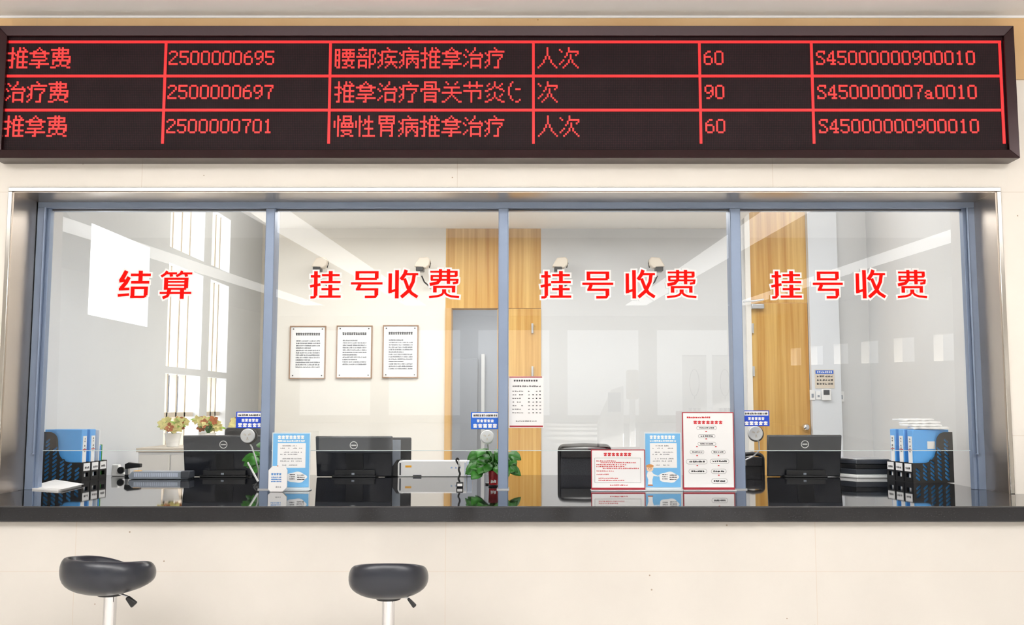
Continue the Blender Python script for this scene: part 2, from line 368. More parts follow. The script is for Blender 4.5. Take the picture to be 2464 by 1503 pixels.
# left side wall with daylight openings (clerestory, middle and sill level)
def yy(px): return atx(px, XS).y
def zz(px, py): return atx(px, XS, py).z
cols = [(yy(205), yy(350), 'big'), (yy(398), yy(482), 'stack'), (yy(500), yy(545), 'stack')]
b = MB()
zo0, zo1 = zz(205, 755), zz(205, 530)
ycuts = [YG + .11, cols[0][0], cols[0][1], cols[1][0], cols[1][1], cols[2][0], cols[2][1], YF]
ZHI = 3.6
for i in range(7):
    y0, y1 = ycuts[i], ycuts[i + 1]
    if i % 2 == 0: b.box(XS - .2, XS, y0, y1, 0, ZHI)
    elif i == 1: b.box(XS - .2, XS, y0, y1, 0, zo0); b.box(XS - .2, XS, y0, y1, zo1, ZHI)
    else:
        for z0, z1 in ((0, .95), (1.74, 1.8), (2.70, 2.84), (3.4, ZHI)): b.box(XS - .2, XS, y0, y1, z0, z1)
struct(b.build('wall_side_left', M['greywall']))
for n, (y0, y1, k) in enumerate(cols):
    if k != 'stack': continue
    b = MB()
    for q in range(1, 4): yq = y0 + (y1 - y0) * q / 4; b.box(XS - .12, XS - .06, yq - .018, yq + .018, .95, 3.4)
    b.box(XS - .12, XS - .06, y0, y1, 1.36, 1.40)
    w_ = struct(b.build('window_%d' % (n + 2), M['beige']))
b = MB(); b.box(XS, X(668), YF, YF + .15, 0, ZHI); struct(b.build('wall_far_left', M['paint2']))
struct(MB().box(XS, XE, YG + .1, .31, ZT + .0, ZHI).build('wall_window_head', M['paint']) if False else MB().box(XS, XE, .2, .24, ZT, ZHI).build('wall_window_head', M['paint']))
struct(MB().box(XS - .2, X(662) , .2, YF + .15, ZHI, ZHI + .1).build('ceiling_high', M['paint']))
XQ = X(1766)
struct(MB().box(X(662), XQ, .24, YB + .2, ZR, ZR + .1).build('ceiling_staff_room', M['paint']))
struct(MB().box(XQ - .04, XE + .2, .24, YB + .2, 3.5, 3.6).build('ceiling_raised', M['paint']))
struct(MB().box(XQ - .04, XQ, .24, YB + .2, ZR + .1, 3.5).build('wall_soffit_right', M['paint']))
struct(MB().box(X(662) - .04, X(662), .2, YF, ZR - .0, ZHI).build('wall_soffit', M['paint2']))
# back wall: painted part left, oak panelling, painted part, oak door, painted part
b = MB(); b.box(X(656), X(1071), YB, YB + .15, 0, ZR); struct(b.build('wall_back', M['paint2']))
struct(MB().box(X(656), X(656) + .1, YB + .15, YF, 0, ZR + .1).build('wall_return', M['paint2']))
zdo = Z(741)
b = MB(); b.box(X(1071), X(1302), YB, YB + .15, zdo, ZR)
struct(b.build('wall_oak_panel', M['wood']))
b = MB(); b.box(X(1071), X(1086), YB - .02, YB + .15, 0, zdo); struct(b.build('trim_5', M['wood2']))
# door opening to corridor + oak leaf
def leaf(name, x0, x1, z1, n, hx, knob=None):
    d = bpy.data.objects.new(name, None); COL.objects.link(d); d.location = ((x0 + x1) / 2, YB, 0); ORIG[d.name] = Vector(d.location); struct(d)
    MB().box(x0, x1, YB - .01, YB + .035, .01, z1).build('door_leaf', M['wood'], d, bevel=.003)
    for py in (790, 893):
        h = MB().box(hx - .008, hx + .008, YB - .03, YB - .01, Z(py) - .04, Z(py) + .04); h.build('hinge', M['satin'], d, bevel=.002)
    if knob:
        k = MB().lathe([(.012, 0), (.028, -.02), (.03, -.04), (.02, -.055), (.004, -.058)], (X(knob[0]), YB - .01, Z(knob[1])), axis='Y'); k.build('door_knob', M['chrome'], d, smooth=True)
    return d
leaf('door_1', X(1197), X(1302), zdo - .005, 1, X(1281))
# corridor
cx0, cx1 = X(1086), X(1197)
b = MB(); b.box(cx0 - .35, cx0 - .25, YB + .15, 6.0, 0, 2.75); b.box(X(1302) + .1, X(1302) + .2, YB + .15, 6.0, 0, 2.75); b.box(cx0 - .35, X(1302) + .2, 6.0, 6.1, 0, 2.75)
struct(b.build('wall_corridor', M['corr']))
struct(MB().box(cx0 - .35, X(1302) + .2, YB + .15, 6.1, 2.75, 2.85).build('ceiling_corridor', M['paint']))
d = MB(); fx0, fx1, fz = at(1088, 900, 5.98).x, at(1150, 900, 5.98).x, at(1100, 862, 5.98).z
d.box(fx0, fx1, 5.95, 5.99, 0, fz); struct(d.build('door_2', M['corr'], bevel=.01))
pl = MB().box(at(1110, 850, 5.97).x, at(1126, 850, 5.97).x, 5.96, 5.98, at(1110, 855, 5.97).z, at(1110, 847, 5.97).z)
struct(MB().box(at(1158, 900, 5.9).x, at(1166, 900, 5.9).x, 5.9, 5.99, 0, at(1100, 862, 5.9).z + .05).build('trim_6', M['paint']))
# right of the panelling
b = MB(); b.box(X(1302), X(1796), YB, YB + .15, 0, 3.5); b.box(X(1946), XE + .2, YB, YB + .15, 0, 3.5)
struct(b.build('wall_back_right', M['paint3']))
struct(MB().box(X(1302) - .0, X(1302) + .1, YB + .15, 3.2, 0, ZR).build('wall_corner', M['paint']))
b = MB(); b.box(X(1796), X(1808), YB - .03, YB + .15, 0, 3.5); struct(b.build('trim_7', M['paint']))
zd2 = Z(728)
struct(MB().box(X(1808), X(1946), YB, YB + .15, zd2, 3.5).build('wall_oak_transom', M['wood']))
leaf('door_3', X(1809), X(1945), zd2 - .004, 3, X(1811), knob=(1930, 1027))
struct(MB().box(X(1946), X(2016), YB - .06, YB, 0, 3.5).build('wall_pilaster', M['greywall']))
struct(MB().box(XE, XE + .2, .24, YB, 0, 3.5).build('wall_side_right', M['paint3']))
# door closer
c = thing('door_closer', (X(1822), YB - .03, Z(735)), 'silver hydraulic closer with folding arm at top of oak door behind fourth pane', 'door closer')
MB().box(X(1808), X(1838), YB - .055, YB - .011, Z(744), Z(732)).build('closer_body', M['satin'], c, bevel=.005)
MB().tube([(X(1786), YB - .06, Z(727)), (X(1812), YB - .065, Z(726)), (X(1836), YB - .06, Z(722))], .008).build('closer_arm', M['satin'], c, smooth=True)

# ================================================================== COUNTER
YC0, YC1 = -.64, 1.40
cn = thing('service_counter', (0, YC0, .92), 'long polished black granite worktop running under the whole service window', 'counter')
e_ = .0045
def slab_xy(pts, z0, z1):
    n = len(pts); return MB().add([(p[0], p[1], z0) for p in pts] + [(p[0], p[1], z1) for p in pts], [tuple(reversed(range(n))), tuple(range(n, 2 * n))] + [(i, (i + 1) % n, (i + 1) % n + n, i + n) for i in range(n)])
slab_xy([(-LOBX + .02, YC0), (LOBX - .02, YC0), (LOBX - .02, -.001), (XR - e_, -.001), (XR - e_, YC1), (XS + .02, YC1), (XS + .02, .372), (XL + e_, .372), (XL + e_, -.001), (-LOBX + .02, -.001)], .9305, ZC).build('worktop', M['granite'], cn, bevel=.005, seg=3)

# ================================================================== LED DISPLAY
YD = -.13
dl = at(-22, 380, YD).x; dr = at(2446, 200, YD).x; dt = at(1265, 62, YD).z; db = at(1265, 380, YD).z
sg = thing('led_sign', (0, -.065, db), 'long dark-framed red LED price board mounted above the service window', 'LED sign')
fr = MB(); fw = px2m(22, YD)
il, ir, it_, ib = at(8, 200, YD).x, at(2424, 200, YD).x, at(1265, 84, YD).z, at(1265, 358, YD).z
def beam(mb, pts): mb.add(pts, [(0, 1, 2, 3), (4, 7, 6, 5), (0, 4, 5, 1), (1, 5, 6, 2), (2, 6, 7, 3), (3, 7, 4, 0)])
def mitre(a, b_, c_, d_): return [(a[0], YD, a[1]), (b_[0], YD, b_[1]), (c_[0], YD + .012, c_[1]), (d_[0], YD + .012, d_[1]), (a[0], 0, a[1]), (b_[0], 0, b_[1]), (c_[0], 0, c_[1]), (d_[0], 0, d_[1])]
for nm, q in (('frame_top', ((dl, dt), (dr, dt), (ir, it_), (il, it_))), ('frame_bottom', ((dr, db), (dl, db), (il, ib), (ir, ib))),
              ('frame_side', ((dr, dt), (dr, db), (ir, ib), (ir, it_))), ('frame_side', ((dl, db), (dl, dt), (il, it_), (il, ib)))):
    mb = MB(); beam(mb, mitre(*q)); mb.build(nm, M['signframe'], sg, bevel=.002)
YS = YD + .035
MB().box(il - .02, ir + .02, YS, YS + .03, ib - .02, it_ + .02).build('screen_panel', M['signscreen'], sg)
lw = px2m(6.5, YS); YL = YS - .004
def hline(py, pxa, pxb):
    z = at(1265, py, YL).z; MB().box(at(pxa, py, YL).x, at(pxb, py, YL).x, YL, YS, z - lw / 2, z + lw / 2).build('grid_line', M['led_line'], sg)
for py in (100.5, 182.5, 264.5): hline(py, 8, 2409)
for px in (9, 396, 793.5, 1283.5, 1684.5, 1955, 2410):
    x = at(px, 200, YL).x; z0 = at(1265, 345, YL).z; z1 = at(1265, 98, YL).z
    MB().box(x - lw / 2, x + lw / 2, YL - .0006, YS, z0, z1).build('grid_line', M['led_line'], sg)
G12 = {
'推': '2 6 8|2 6 9|2 5-10|0-3 5 8|2 4 5 8|2 5-10|2 3 5 8|0-2 5 8|2 5-10|2 5 8|2 5 8|1 2 5-10',
'拿': '5|4 6|2 3 7 8|0-10|2 8|2-8|9|1-8|5|0-10|5|4 5',
'费': '4 6|0-9|4 6 9|1-9|1 4 6|1-10|3 6 10|1-10|1 5 9 10|1 5 9|3 4 6 7 8|0-2 9 10',
'治': '6|1 6|2 5|4 9|0 3-10|1 10|4-9|4 9|2 4 9|1 4 9|0 4-9|4 9',
'疗': '5|6|2-10|0 2|1 2 4-9|2 9|2 8|1 2 7|0 2 7|2 7|1 7|0 5-7',
'腰': '|0-2 4-10|0 2 6 8|0 2 4-10|0-2 4 6 8 10|0 2 4-10|0 2 7|0-2 4-10|0 2 6 9|0 2 5 6 9|0 2 7 8|1 2 4-6 9 10',
'部': '3|1-5 7-10|7 10|1 5 7 10|2 4 7 9|0-5 6 7 9|7 10|1-5 7 10|1 5 7 10|1 5 7 8 9|1-5 7|1 5 7',
'疾': '5|6|2-10|0 2|1 2 5|2 5-9|2 4 7|1 2 7|0 2 4-10|2 6 8|1 5 9|0 4 10',
'病': '5|6|2-10|0 2|1 2 4-10|2 7|2 4-10|1 2 4 7 10|0 2 4 6 8 10|2 4 5 9 10|1 4 10|0 4 9 10',
'人': '5|5|5|5|5|4 6|4 6|3 7|3 7|2 8|1 9|0 10',
'次': '5|0 5|1 5-10|4 10|4 6 9|3 6|6|2 5 7|1 5 7|0 4 8|3 9|2 10',
'骨': '2-8|2 8|2-6 8|2 6 8|0-10|0 10|2-8|2 8|2-8|2 8|2-8|2 7 8',
'关': '2 8|3 7||1-9|5|5|0-10|5|4 6|3 7|2 8|0 1 9 10',
'节': '3 7|3 7|0-10|3 7||0-9|4 9|4 9|4 9|4 8 9|4|4',
'炎': '5|2 5 9|1 5 8|4 6 7|2 3 8 9|0 1 10|5|2 5 9|1 5 8|4 6|2 3 7 8|0 1 9 10',
'(': '3|2|2|1|1 5-7|1|1|1|2|2|3 7|5 6',
'慢': '2 5-9|2 5 9|2 3 5-9|0 2 5 9|0 2 4-10|0 2 4 6 8 10|0 2 4-10|2|2 4-9|2 5 9|2 6-8|2 4 5 9 10',
'性': '2 7|2 7|2 5 7|0 2 3 5-9|0 2 5 7|0 2 4 7|0 2 7|2 5-9|2 7|2 7|2 7|2 4-10',
'胃': '1-9|1 5 9|1-9|1 5 9|1-9|2 8|2-8|2 8|2-8|2 8|2 8|2 7 8',
}
D8 = {'0': '1-3|0 4|0 4|0 4|0 4|0 4|0 4|1-3', '1': '2|1 2|2|2|2|2|2|1-3', '2': '1-3|0 4|4|3|2|1|0|0-4', '4': '3|2 3|1 3|1 3|0 3|0-4|3|2-4',
      '5': '0-4|0|0|0-3|4|4|0 4|1-3', '6': '2 3|1|0|0-3|0 4|0 4|0 4|1-3', '7': '0-4|4|3|3|2|2|2|2', '9': '1-3|0 4|0 4|0 3 4|1 2 4|4|3|1 2',
      'S': '1-4|0 4|0|1 2|3|4|0 4|0-3', 'a': '|||1 2|0 3|1-3|0 3|1-4'}
PT = px2m(4.46, YL)
def dots(txt, px, py):
    o = at(px, py, YL); mb = MB(); x = o.x
    for ch in txt:
        tbl, oy, adv = (G12[ch], 0, 12) if ch in G12 else (D8[ch], 2, 6)
        for r_, row in enumerate(tbl.split('|')):
            for tok in row.split():
                a, _, c_ = tok.partition('-'); c_ = int(c_ or a)
                for c in range(int(a), c_ + 1):
                    cx, cz = x + (c + .5) * PT, o.z - (r_ + oy + .5) * PT; h = PT * .47
                    mb.box(cx - h, cx + h, YL, YS, cz - h, cz + h)
        x += adv * PT * .992
    mb.build('led_text', M['led'], sg)
for row, (c1, c2, c3, c4, c5, c6) in enumerate((('推拿费', '2500000695', '腰部疾病推拿治疗', '人次', '60', 'S45000000900010'),
                                               ('治疗费', '2500000697', '推拿治疗骨关节炎(', '次', '90', 'S450000007a0010'),
                                               ('推拿费', '2500000701', '慢性胃病推拿治疗', '人次', '60', 'S45000000900010'))):
    y = (113.5, 195.5, 277.5)[row]
    for txt, px in zip((c1, c2, c3, c4, c5, c6), ((20, 407, 806, 1293.5, 1693, 1963), (14, 404, 805, 1294, 1695, 1966), (10, 401, 803, 1294.5, 1697, 1970))[row]): dots(txt, px, y)

# ================================================================== RED LETTERING ON THE GLASS
def thick(mb, pts, wd, y0, y1, ext, T):
    P = [Vector((p[0], p[1])) for p in pts]
    for i in range(len(P) - 1):
        mb.k = getattr(mb, 'k', 0) + 1; ya, yb = y0 + .00006 * (mb.k % 9), y1 - .00002 * (mb.k % 9)
        a, b_ = P[i].copy(), P[i + 1].copy(); d = (b_ - a).normalized(); n = Vector((-d.y, d.x)) * wd / 2
        if i == 0: a -= d * ext
        if i == len(P) - 2: b_ += d * ext
        mb.prism([T(q) for q in (a + n, b_ + n, b_ - n, a - n)], ya, yb)
        if i: mb.prism([T(P[i] + Vector((math.cos(t), math.sin(t))) * wd / 2) for t in [k * math.pi / 8 for k in range(16)]], ya + .00003, yb - .00001)
GL = {  # strokes in glyph-image pixels: (width, points)
'挂': ((105, 318, 555, 730), [(52, [(187, 320), (187, 690)]), (34, [(190, 690), (165, 712), (113, 713)]), (36, [(113, 397), (252, 397)]), (38, [(105, 548), (255, 518)]),
      (56, [(402, 318), (402, 500)]), (32, [(275, 378), (533, 378)]), (32, [(258, 484), (548, 484)]), (58, [(400, 525), (400, 702)]), (33, [(272, 590), (530, 590)]), (34, [(240, 701), (553, 701)])]),
'号': ((712, 318, 1172, 722), [(34, [(778, 336), (1112, 336)]), (54, [(804, 320), (804, 448)]), (54, [(1086, 320), (1086, 430)]), (32, [(778, 433), (1090, 433)]), (34, [(712, 502), (1172, 502)]),
      (50, [(845, 515), (812, 592)]), (33, [(785, 591), (1105, 591)]), (56, [(1084, 575), (1084, 680)]), (36, [(1084, 675), (1066, 703), (918, 704)])]),
'收': ((1262, 304, 1700, 726), [(50, [(1288, 357), (1288, 645)]), (36, [(1266, 634), (1380, 598)]), (54, [(1388, 308), (1388, 724)]), (52, [(1522, 305), (1500, 370), (1446, 448)]), (32, [(1490, 368), (1698, 368)]),
      (50, [(1640, 372), (1624, 480), (1560, 612), (1452, 706)]), (46, [(1497, 432), (1550, 570), (1600, 645), (1690, 704)])]),
'费': ((1865, 290, 2308, 725), [(28, [(1880, 330), (2282, 330)]), (44, [(2262, 330), (2262, 395)]), (28, [(1886, 394), (2270, 394)]), (36, [(1903, 392), (1903, 450)]), (28, [(1890, 450), (2297, 450)]),
      (34, [(2278, 450), (2274, 490), (2212, 500)]), (46, [(2030, 292), (2030, 440), (1985, 495), (1874, 518)]), (50, [(2148, 292), (2148, 508)]), (52, [(1950, 538), (1950, 636)]), (32, [(1924, 552), (2250, 552)]),
      (50, [(2224, 538), (2224, 636)]), (60, [(2086, 588), (2086, 634)]), (32, [(2080, 632), (2045, 672), (1985, 690), (1866, 704)]), (32, [(2092, 632), (2130, 672), (2190, 692), (2306, 704)])]),
'结': ((188, 190, 1080, 965), [(112, [(405, 195), (340, 330), (255, 480)]), (75, [(215, 490), (380, 465)]), (105, [(482, 370), (400, 530), (270, 690)]), (78, [(210, 712), (500, 705)]), (72, [(188, 890), (500, 862)]),
      (112, [(800, 190), (795, 520)]), (70, [(530, 308), (1078, 308)]), (72, [(542, 518), (1042, 518)]), (105, [(592, 640), (592, 955)]), (70, [(545, 674), (1015, 674)]), (105, [(962, 640), (955, 880)]), (62, [(530, 932), (900, 932), (968, 880)])]),
'算': ((1352, 180, 2240, 995), [(70, [(1545, 190), (1500, 270), (1385, 350)]), (58, [(1540, 256), (1815, 256)]), (85, [(1650, 270), (1665, 350)]), (70, [(1955, 185), (1920, 270), (1800, 340)]), (58, [(1950, 258), (2238, 258)]), (85, [(2060, 270), (2080, 350)]),
      (60, [(1472, 410), (2138, 410)]), (108, [(1522, 382), (1520, 728)]), (48, [(1560, 504), (2060, 504)]), (42, [(1560, 600), (2060, 600)]), (58, [(1470, 702), (2080, 702)]), (108, [(2082, 382), (2078, 680)]),
      (60, [(1355, 822), (2225, 822)]), (105, [(1618, 720), (1590, 850)]), (78, [(1600, 850), (1560, 915), (1440, 965)]), (108, [(1972, 720), (1968, 990)])]),
}
YT = YG + .012
def letter(ch, pxa, pxb, pya, pyb, root):
    (bx0, by0, bx1, by1), st = GL[ch]
    a, c = at(pxa, pya, YT), at(pxb, pyb, YT)
    sx = (c.x - a.x) / (bx1 - bx0); sz = (a.z - c.z) / (by1 - by0)
    T = lambda p: (a.x + (p[0] - bx0) * sx, a.z - (p[1] - by0) * sz)
    e = .011 / sx
    r_ = MB()
    for wd, pts in st: thick(r_, pts, wd, YT - .002, YT, 0, T)
    ro = r_.build('character', M['red'], root)
    o_ = MB()
    for wd, pts in st: thick(o_, pts, wd + e * 1.7, YT + .0005, YT + .002, e * .85, T)
    o_.build('outline', M['white'], ro, label='white outline')
def lettering(chars, pos, label):
    o = at((pos[0][0] + pos[-1][1]) / 2, pos[0][3], YT)
    root = thing('window_lettering', o, label, 'lettering')
    for ch, p in zip(chars, pos): letter(ch, p[0], p[1], p[2], p[3], root)
lettering('结算', [(286, 361, 651, 717), (386, 461, 651, 719)], 'red two-character lettering with white edge on the leftmost glass pane')
lettering('挂号收费', [(747, 820, 652, 718), (845, 920, 652, 717), (935, 1006, 649, 718), (1033, 1105, 647, 718)], 'red four-character lettering on glass above the three framed notices')
lettering('挂号收费', [(1301, 1375, 652, 718), (1401, 1476, 653, 718), (1505, 1577, 649, 718), (1604, 1676, 649, 718)], 'red four-character lettering on glass above the black office chair back')
lettering('挂号收费', [(1855, 1930, 652, 718), (1955, 2029, 653, 718), (2058, 2132, 649, 718), (2158, 2231, 649, 718)], 'red four-character lettering on the rightmost pane in front of oak door')

# ================================================================== THINGS ON / BEHIND THE COUNTER
rnd = random.Random(5)
# ---- wall notices
def framed(px0, px1, py0, py1, label, seed, cut):
    a, c = at(px0, py0, YB), at(px1, py1, YB)
    t = thing('framed_notice', ((a.x + c.x) / 2, YB, c.z), label, 'framed notice', 'framed notices on the staff room wall')
    y = YB - .012; f = .008
    m = MB(); m.box(a.x, c.x, y - .006, YB, a.z - f, a.z).box(a.x, c.x, y - .006, YB, c.z, c.z + f).box(a.x, a.x + f, y - .006, YB, c.z + f, a.z - f).box(c.x - f, c.x, y - .006, YB, c.z + f, a.z - f)
    m.build('frame', M['brown'], t)
    MB().box(a.x + f, c.x - f, y, YB - .001, c.z + f, a.z - f).build('sheet', M['paper'], t)
    r_ = random.Random(seed); tx = MB(); W = c.x - a.x; H = a.z - c.z
    block_row(tx, a.x + W * .16, c.x - W * .16, a.z - H * .18, H * .05, y - .0002, 11, r_, wid=.9)
    tx.build('title', M['ink'], t)
    tx = MB(); z = a.z - H * .3; k = 0
    while z > c.z + H * cut:
        glyph_row(tx, a.x + W * .17, c.x - W * (.16 if r_.random() < .75 else .42), z, H * .028, y - .0002, 19, r_, lw=.27); z -= H * .045; k += 1
    tx.build('body_text', M['inkgrey'], t)
    for sx in (a.x + W * .1, c.x - W * .1):
        for sz in (c.z + H * .06, a.z - H * .06): MB().lathe([(.005, 0), (.005, -.004)], (sx, y, sz), 8, 'Y').build('standoff_screw', M['ink'], t)
framed(699, 783, 784, 911, 'framed notice nearest the left mullion, first in row of three', 1, .18)
framed(811, 895, 783, 910, 'middle framed notice in the row of three on cream wall', 2, .22)
framed(922, 1006, 782, 909, 'framed notice nearest the oak panelling, last in row of three', 3, .15)

# ---- security cameras
def wallcam(px, flip, label):
    o = at(px, 690, YB); Zt = Z(626); s = -1 if flip else 1
    t = thing('security_camera', (o.x, YB, Z(690)), label, 'security camera', 'small cameras on the staff room back wall')
    x = o.x; u = px2m(1, YB)
    MB().box(x + s * 18 * u - .02, x + s * 18 * u + .02, YB - .02, YB, Z(694), Z(676)).build('wall_plate', M['whitep'], t, bevel=.004)
    MB().tube([(x + s * 18 * u, YB - .02, Z(684)), (x + s * 12 * u, YB - .06, Z(690)), (x + s * 2 * u, YB - .1, Z(682)), (x - s * 4 * u, YB - .12, Z(668))], .006).build('bracket_arm', M['black'], t, smooth=True)
    P = [(-20, 0), (-8, 21), (12, 23), (18, 16), (17, 5), (8, -4)]
    mb = MB().prism([(x + s * p[0] * u, Z(649) + p[1] * u) for p in P], YB - .2, YB - .12); mb.build('camera_housing', M['beige'], t, bevel=.008)
    MB().box(x - .03 - s * .02, x + .03 - s * .02, YB - .215, YB - .12, Z(660), Z(650)).build('lens_unit', M['black'], t, bevel=.005)
    MB().tube([(x + s * 16 * u, YB - .16, Z(632)), (x + s * 18 * u, YB - .15, Z(640)), (x + s * 15 * u, YB - .14, Z(650))], .004).build('visor_edge', M['black'], t, smooth=True)
wallcam(780, False, 'beige camera peeking above the first red character of second pane')
wallcam(1022, False, 'beige camera with dark bracket between third and fourth characters of second pane')
wallcam(1347, False, 'beige camera above the first red character of the third pane')
wallcam(1573, True, 'beige camera behind the third red character of the third pane')

# ---- all-in-one computers seen from behind
def computer(px0, px1, pyt, pyb, Y, label, star=False):
    a, c = at(px0, pyt, Y), at(px1, pyb, Y); x0, x1 = a.x, c.x; h = a.z - ZC; cx = (x0 + x1) / 2
    t = thing('desktop_computer', (cx, Y, ZC), label, 'computer', 'computers on the counter seen from behind')
    tl = R(9); rm = Matrix.Rotation(tl, 3, 'X'); piv = (cx, Y, ZC)
    W = (x1 - x0) / 2
    def part(mb, name, m_, **k):
        mb.rot(rm, (cx, Y, ZC + .02)); return mb.build(name, m_, t, **k)
    hh = h * 1.01
    o = [(cx - W * .985, .002), (cx + W * .985, .002), (cx + W, hh), (cx - W, hh)]
    part(MB().prism([(p[0], ZC + p[1]) for p in o], Y - .0, Y + .022), 'back_shell', M['glossblack'], bevel=.006)
    part(MB().prism([(cx - W * .97, ZC + hh * .60), (cx + W * .97, ZC + hh * .60), (cx + W * .985, ZC + hh * .985), (cx - W * .985, ZC + hh * .985)], Y - .008, Y), 'haze_band', M['darkgrey'], bevel=.003)  # lighter grey puts the glass haze above the pane edge into the shell colour
    part(MB().prism([(cx - W * .2, ZC + .03), (cx + W * .24, ZC + .03), (cx + W * .24, ZC + hh * .58), (cx - W * .2, ZC + hh * .58)], Y - .004, Y), 'centre_panel', M['black'])
    rg = part(MB().lathe([(.0255, 0), (.0255, -.003), (.021, -.003), (.021, 0)], (cx + W * .0, Y - .008, ZC + hh * .79), 32, 'Y', cap=False), 'logo_ring', M['whitep'], smooth=True)
    part(MB().box(cx - .016, cx + .016, Y - .0105, Y - .008, ZC + hh * .775, ZC + hh * .805), 'logo_bar', M['whitep'])
    part(MB().box(cx - W * .97, cx + W * .97, Y + .0222, Y + .024, ZC + .02, ZC + hh * .97), 'screen', M['glossblack'])
    MB().box(cx - W * .55, cx + W * .58, Y - .05, Y + .09, ZC + .0004, ZC + .012).build('stand_foot', M['black'], t, bevel=.003)
    MB().box(cx - W * .5, cx + W * .55, Y - .03, Y - .005, ZC + .012, ZC + .045).build('stand_neck', M['black'], t, bevel=.003)
    mb = MB().box(cx - .012, cx + .006, Y - .034, Y - .03, ZC + .016, ZC + .028); mb.build('cable_clip', M['grey'], t)
    return t
computer(445, 638, 1047, 1140, 1.22, 'black all-in-one computer behind first pane, with yellow plants beyond it')
computer(762, 945, 1049, 1140, 1.22, 'black all-in-one computer beside white printer, below framed notices')
computer(1843, 2024, 1046, 1140, 1.22, 'black all-in-one computer in front of the oak door, behind fourth pane')
# plain monitor partly behind the second computer
a, c = at(884, 1052, 1.345), at(989, 1110, 1.345)
t = thing('monitor', ((a.x + c.x) / 2, 1.37, ZC), 'flat black monitor half hidden behind computer, grey perforated panel on it', 'monitor')
MB().box(a.x, c.x, 1.345, 1.365, ZC + .05, a.z).build('back_shell', M['black'], t, bevel=.008)
MB().box(at(948, 1, 1.34).x, at(977, 1, 1.34).x, 1.34, 1.3448, ZC + .06, at(948, 1058, 1.31).z).build('perforated_panel', M['grey'], t)
MB().box((a.x + c.x) / 2 - .03, (a.x + c.x) / 2 + .03, 1.366, 1.38, ZC + .006, ZC + .1).build('stand', M['black'], t)
MB().box((a.x + c.x) / 2 - .1, (a.x + c.x) / 2 + .05, 1.335, 1.395, ZC + .0003, ZC + .008).build('stand_foot', M['black'], t)

# ---- file racks
def rack_profile():
    pts = [(0, 0), (.265, 0), (.265, .30)]
    import math as m_
    for k in range(9):                                        # rounded shoulder near the tall back
        a = m_.pi / 2 * k / 8; pts.append((.215 - .055 * m_.sin(a), .245 + .055 * m_.cos(a)))
    for k in range(9):
        a = m_.pi / 2 * k / 8; pts.append((.075 + (.155 - .075) * m_.cos(a), .20 - (.20 - .118) * m_.sin(a)))
    pts.append((0, .118)); return pts
def slots():
    hs = []; tops = [.098, .100, .128, .215, .262]
    for ci in range(5):
        u = .028 + ci * .0475; z = .026
        while z < tops[ci]:
            L, wdt = .0185, .0068; d = Vector((-.72, .6)).normalized(); n = Vector((-d.y, d.x)); c = Vector((u + .004, z)); lp = []
            for k in range(5): a = -math.pi / 2 + math.pi * k / 4; lp.append(c + d * (L - wdt) + d * wdt * math.cos(a) + n * wdt * math.sin(a))
            for k in range(5): a = math.pi / 2 + math.pi * k / 4; lp.append(c - d * (L - wdt) + d * wdt * math.cos(a) + n * wdt * math.sin(a))
            hs.append([tuple(p) for p in lp]); z += .0245
    return hs
WR = .30
def rack(px, py, mirror, label, rz):
    o = atz(px, py, ZC); s = 1 if mirror else -1            # depth axis runs +x when mirrored
    t = thing('file_rack', (o.x, o.y, ZC), label, 'file rack', None, rz)
    prof = rack_profile(); hs = slots()
    def flip(mb):
        mb.v = [Vector((s * v.x, v.y, v.z)) for v in mb.v]; return mb
    mb = plate(prof, hs, .004); flip(mb).move((0, .002, 0)).build('side_panel', M['black'], t, world=False)
    for k in range(1, 4):
        mb = plate(prof, [] if k < 3 else [], .003); flip(mb).move((0, WR * k / 3 - .0015, 0)).build('divider' if k < 3 else 'far_side_panel', M['black'], t, world=False)
    flip(MB().box(0, .265, .004, WR - .003, 0, .004)).build('bottom_panel', M['black'], t, world=False)
    flip(MB().box(.262, .266, .0042, WR - .003, .004, .30)).build('back_panel', M['black'], t, world=False)
    for k in range(3):
        y0 = WR * k / 3 + .006; y1 = WR * (k + 1) / 3 - .004
        f = plate([(y0, .004), (y1, .004), (y1, .118), (y0, .118)], [[(y0 + .02, .03), (y1 - .02, .03), (y1 - .02, .055), (y0 + .02, .055)]], .003)
        f.v = [Vector((s * (-v.y + .002), v.x, v.z)) for v in f.v]; f.build('front_panel', M['black'], t, world=False)
        l = MB().box(y0 + .008, y1 - .008, -.002, 0, .066, .112); l.v = [Vector((s * (v.y - .0005), v.x, v.z)) for v in l.v]; lo = l.build('label_card', M['paper'], t, world=False)
        g = glyph_row(MB(), y0 + .018, y1 - .018, .078, .014, 0, 5, random.Random(k), lw=.14); g.v = [Vector((s * (v.y - .003), v.x, v.z)) for v in g.v]; g.build('card_text', M['ink'], lo, world=False)
    return t, s, o
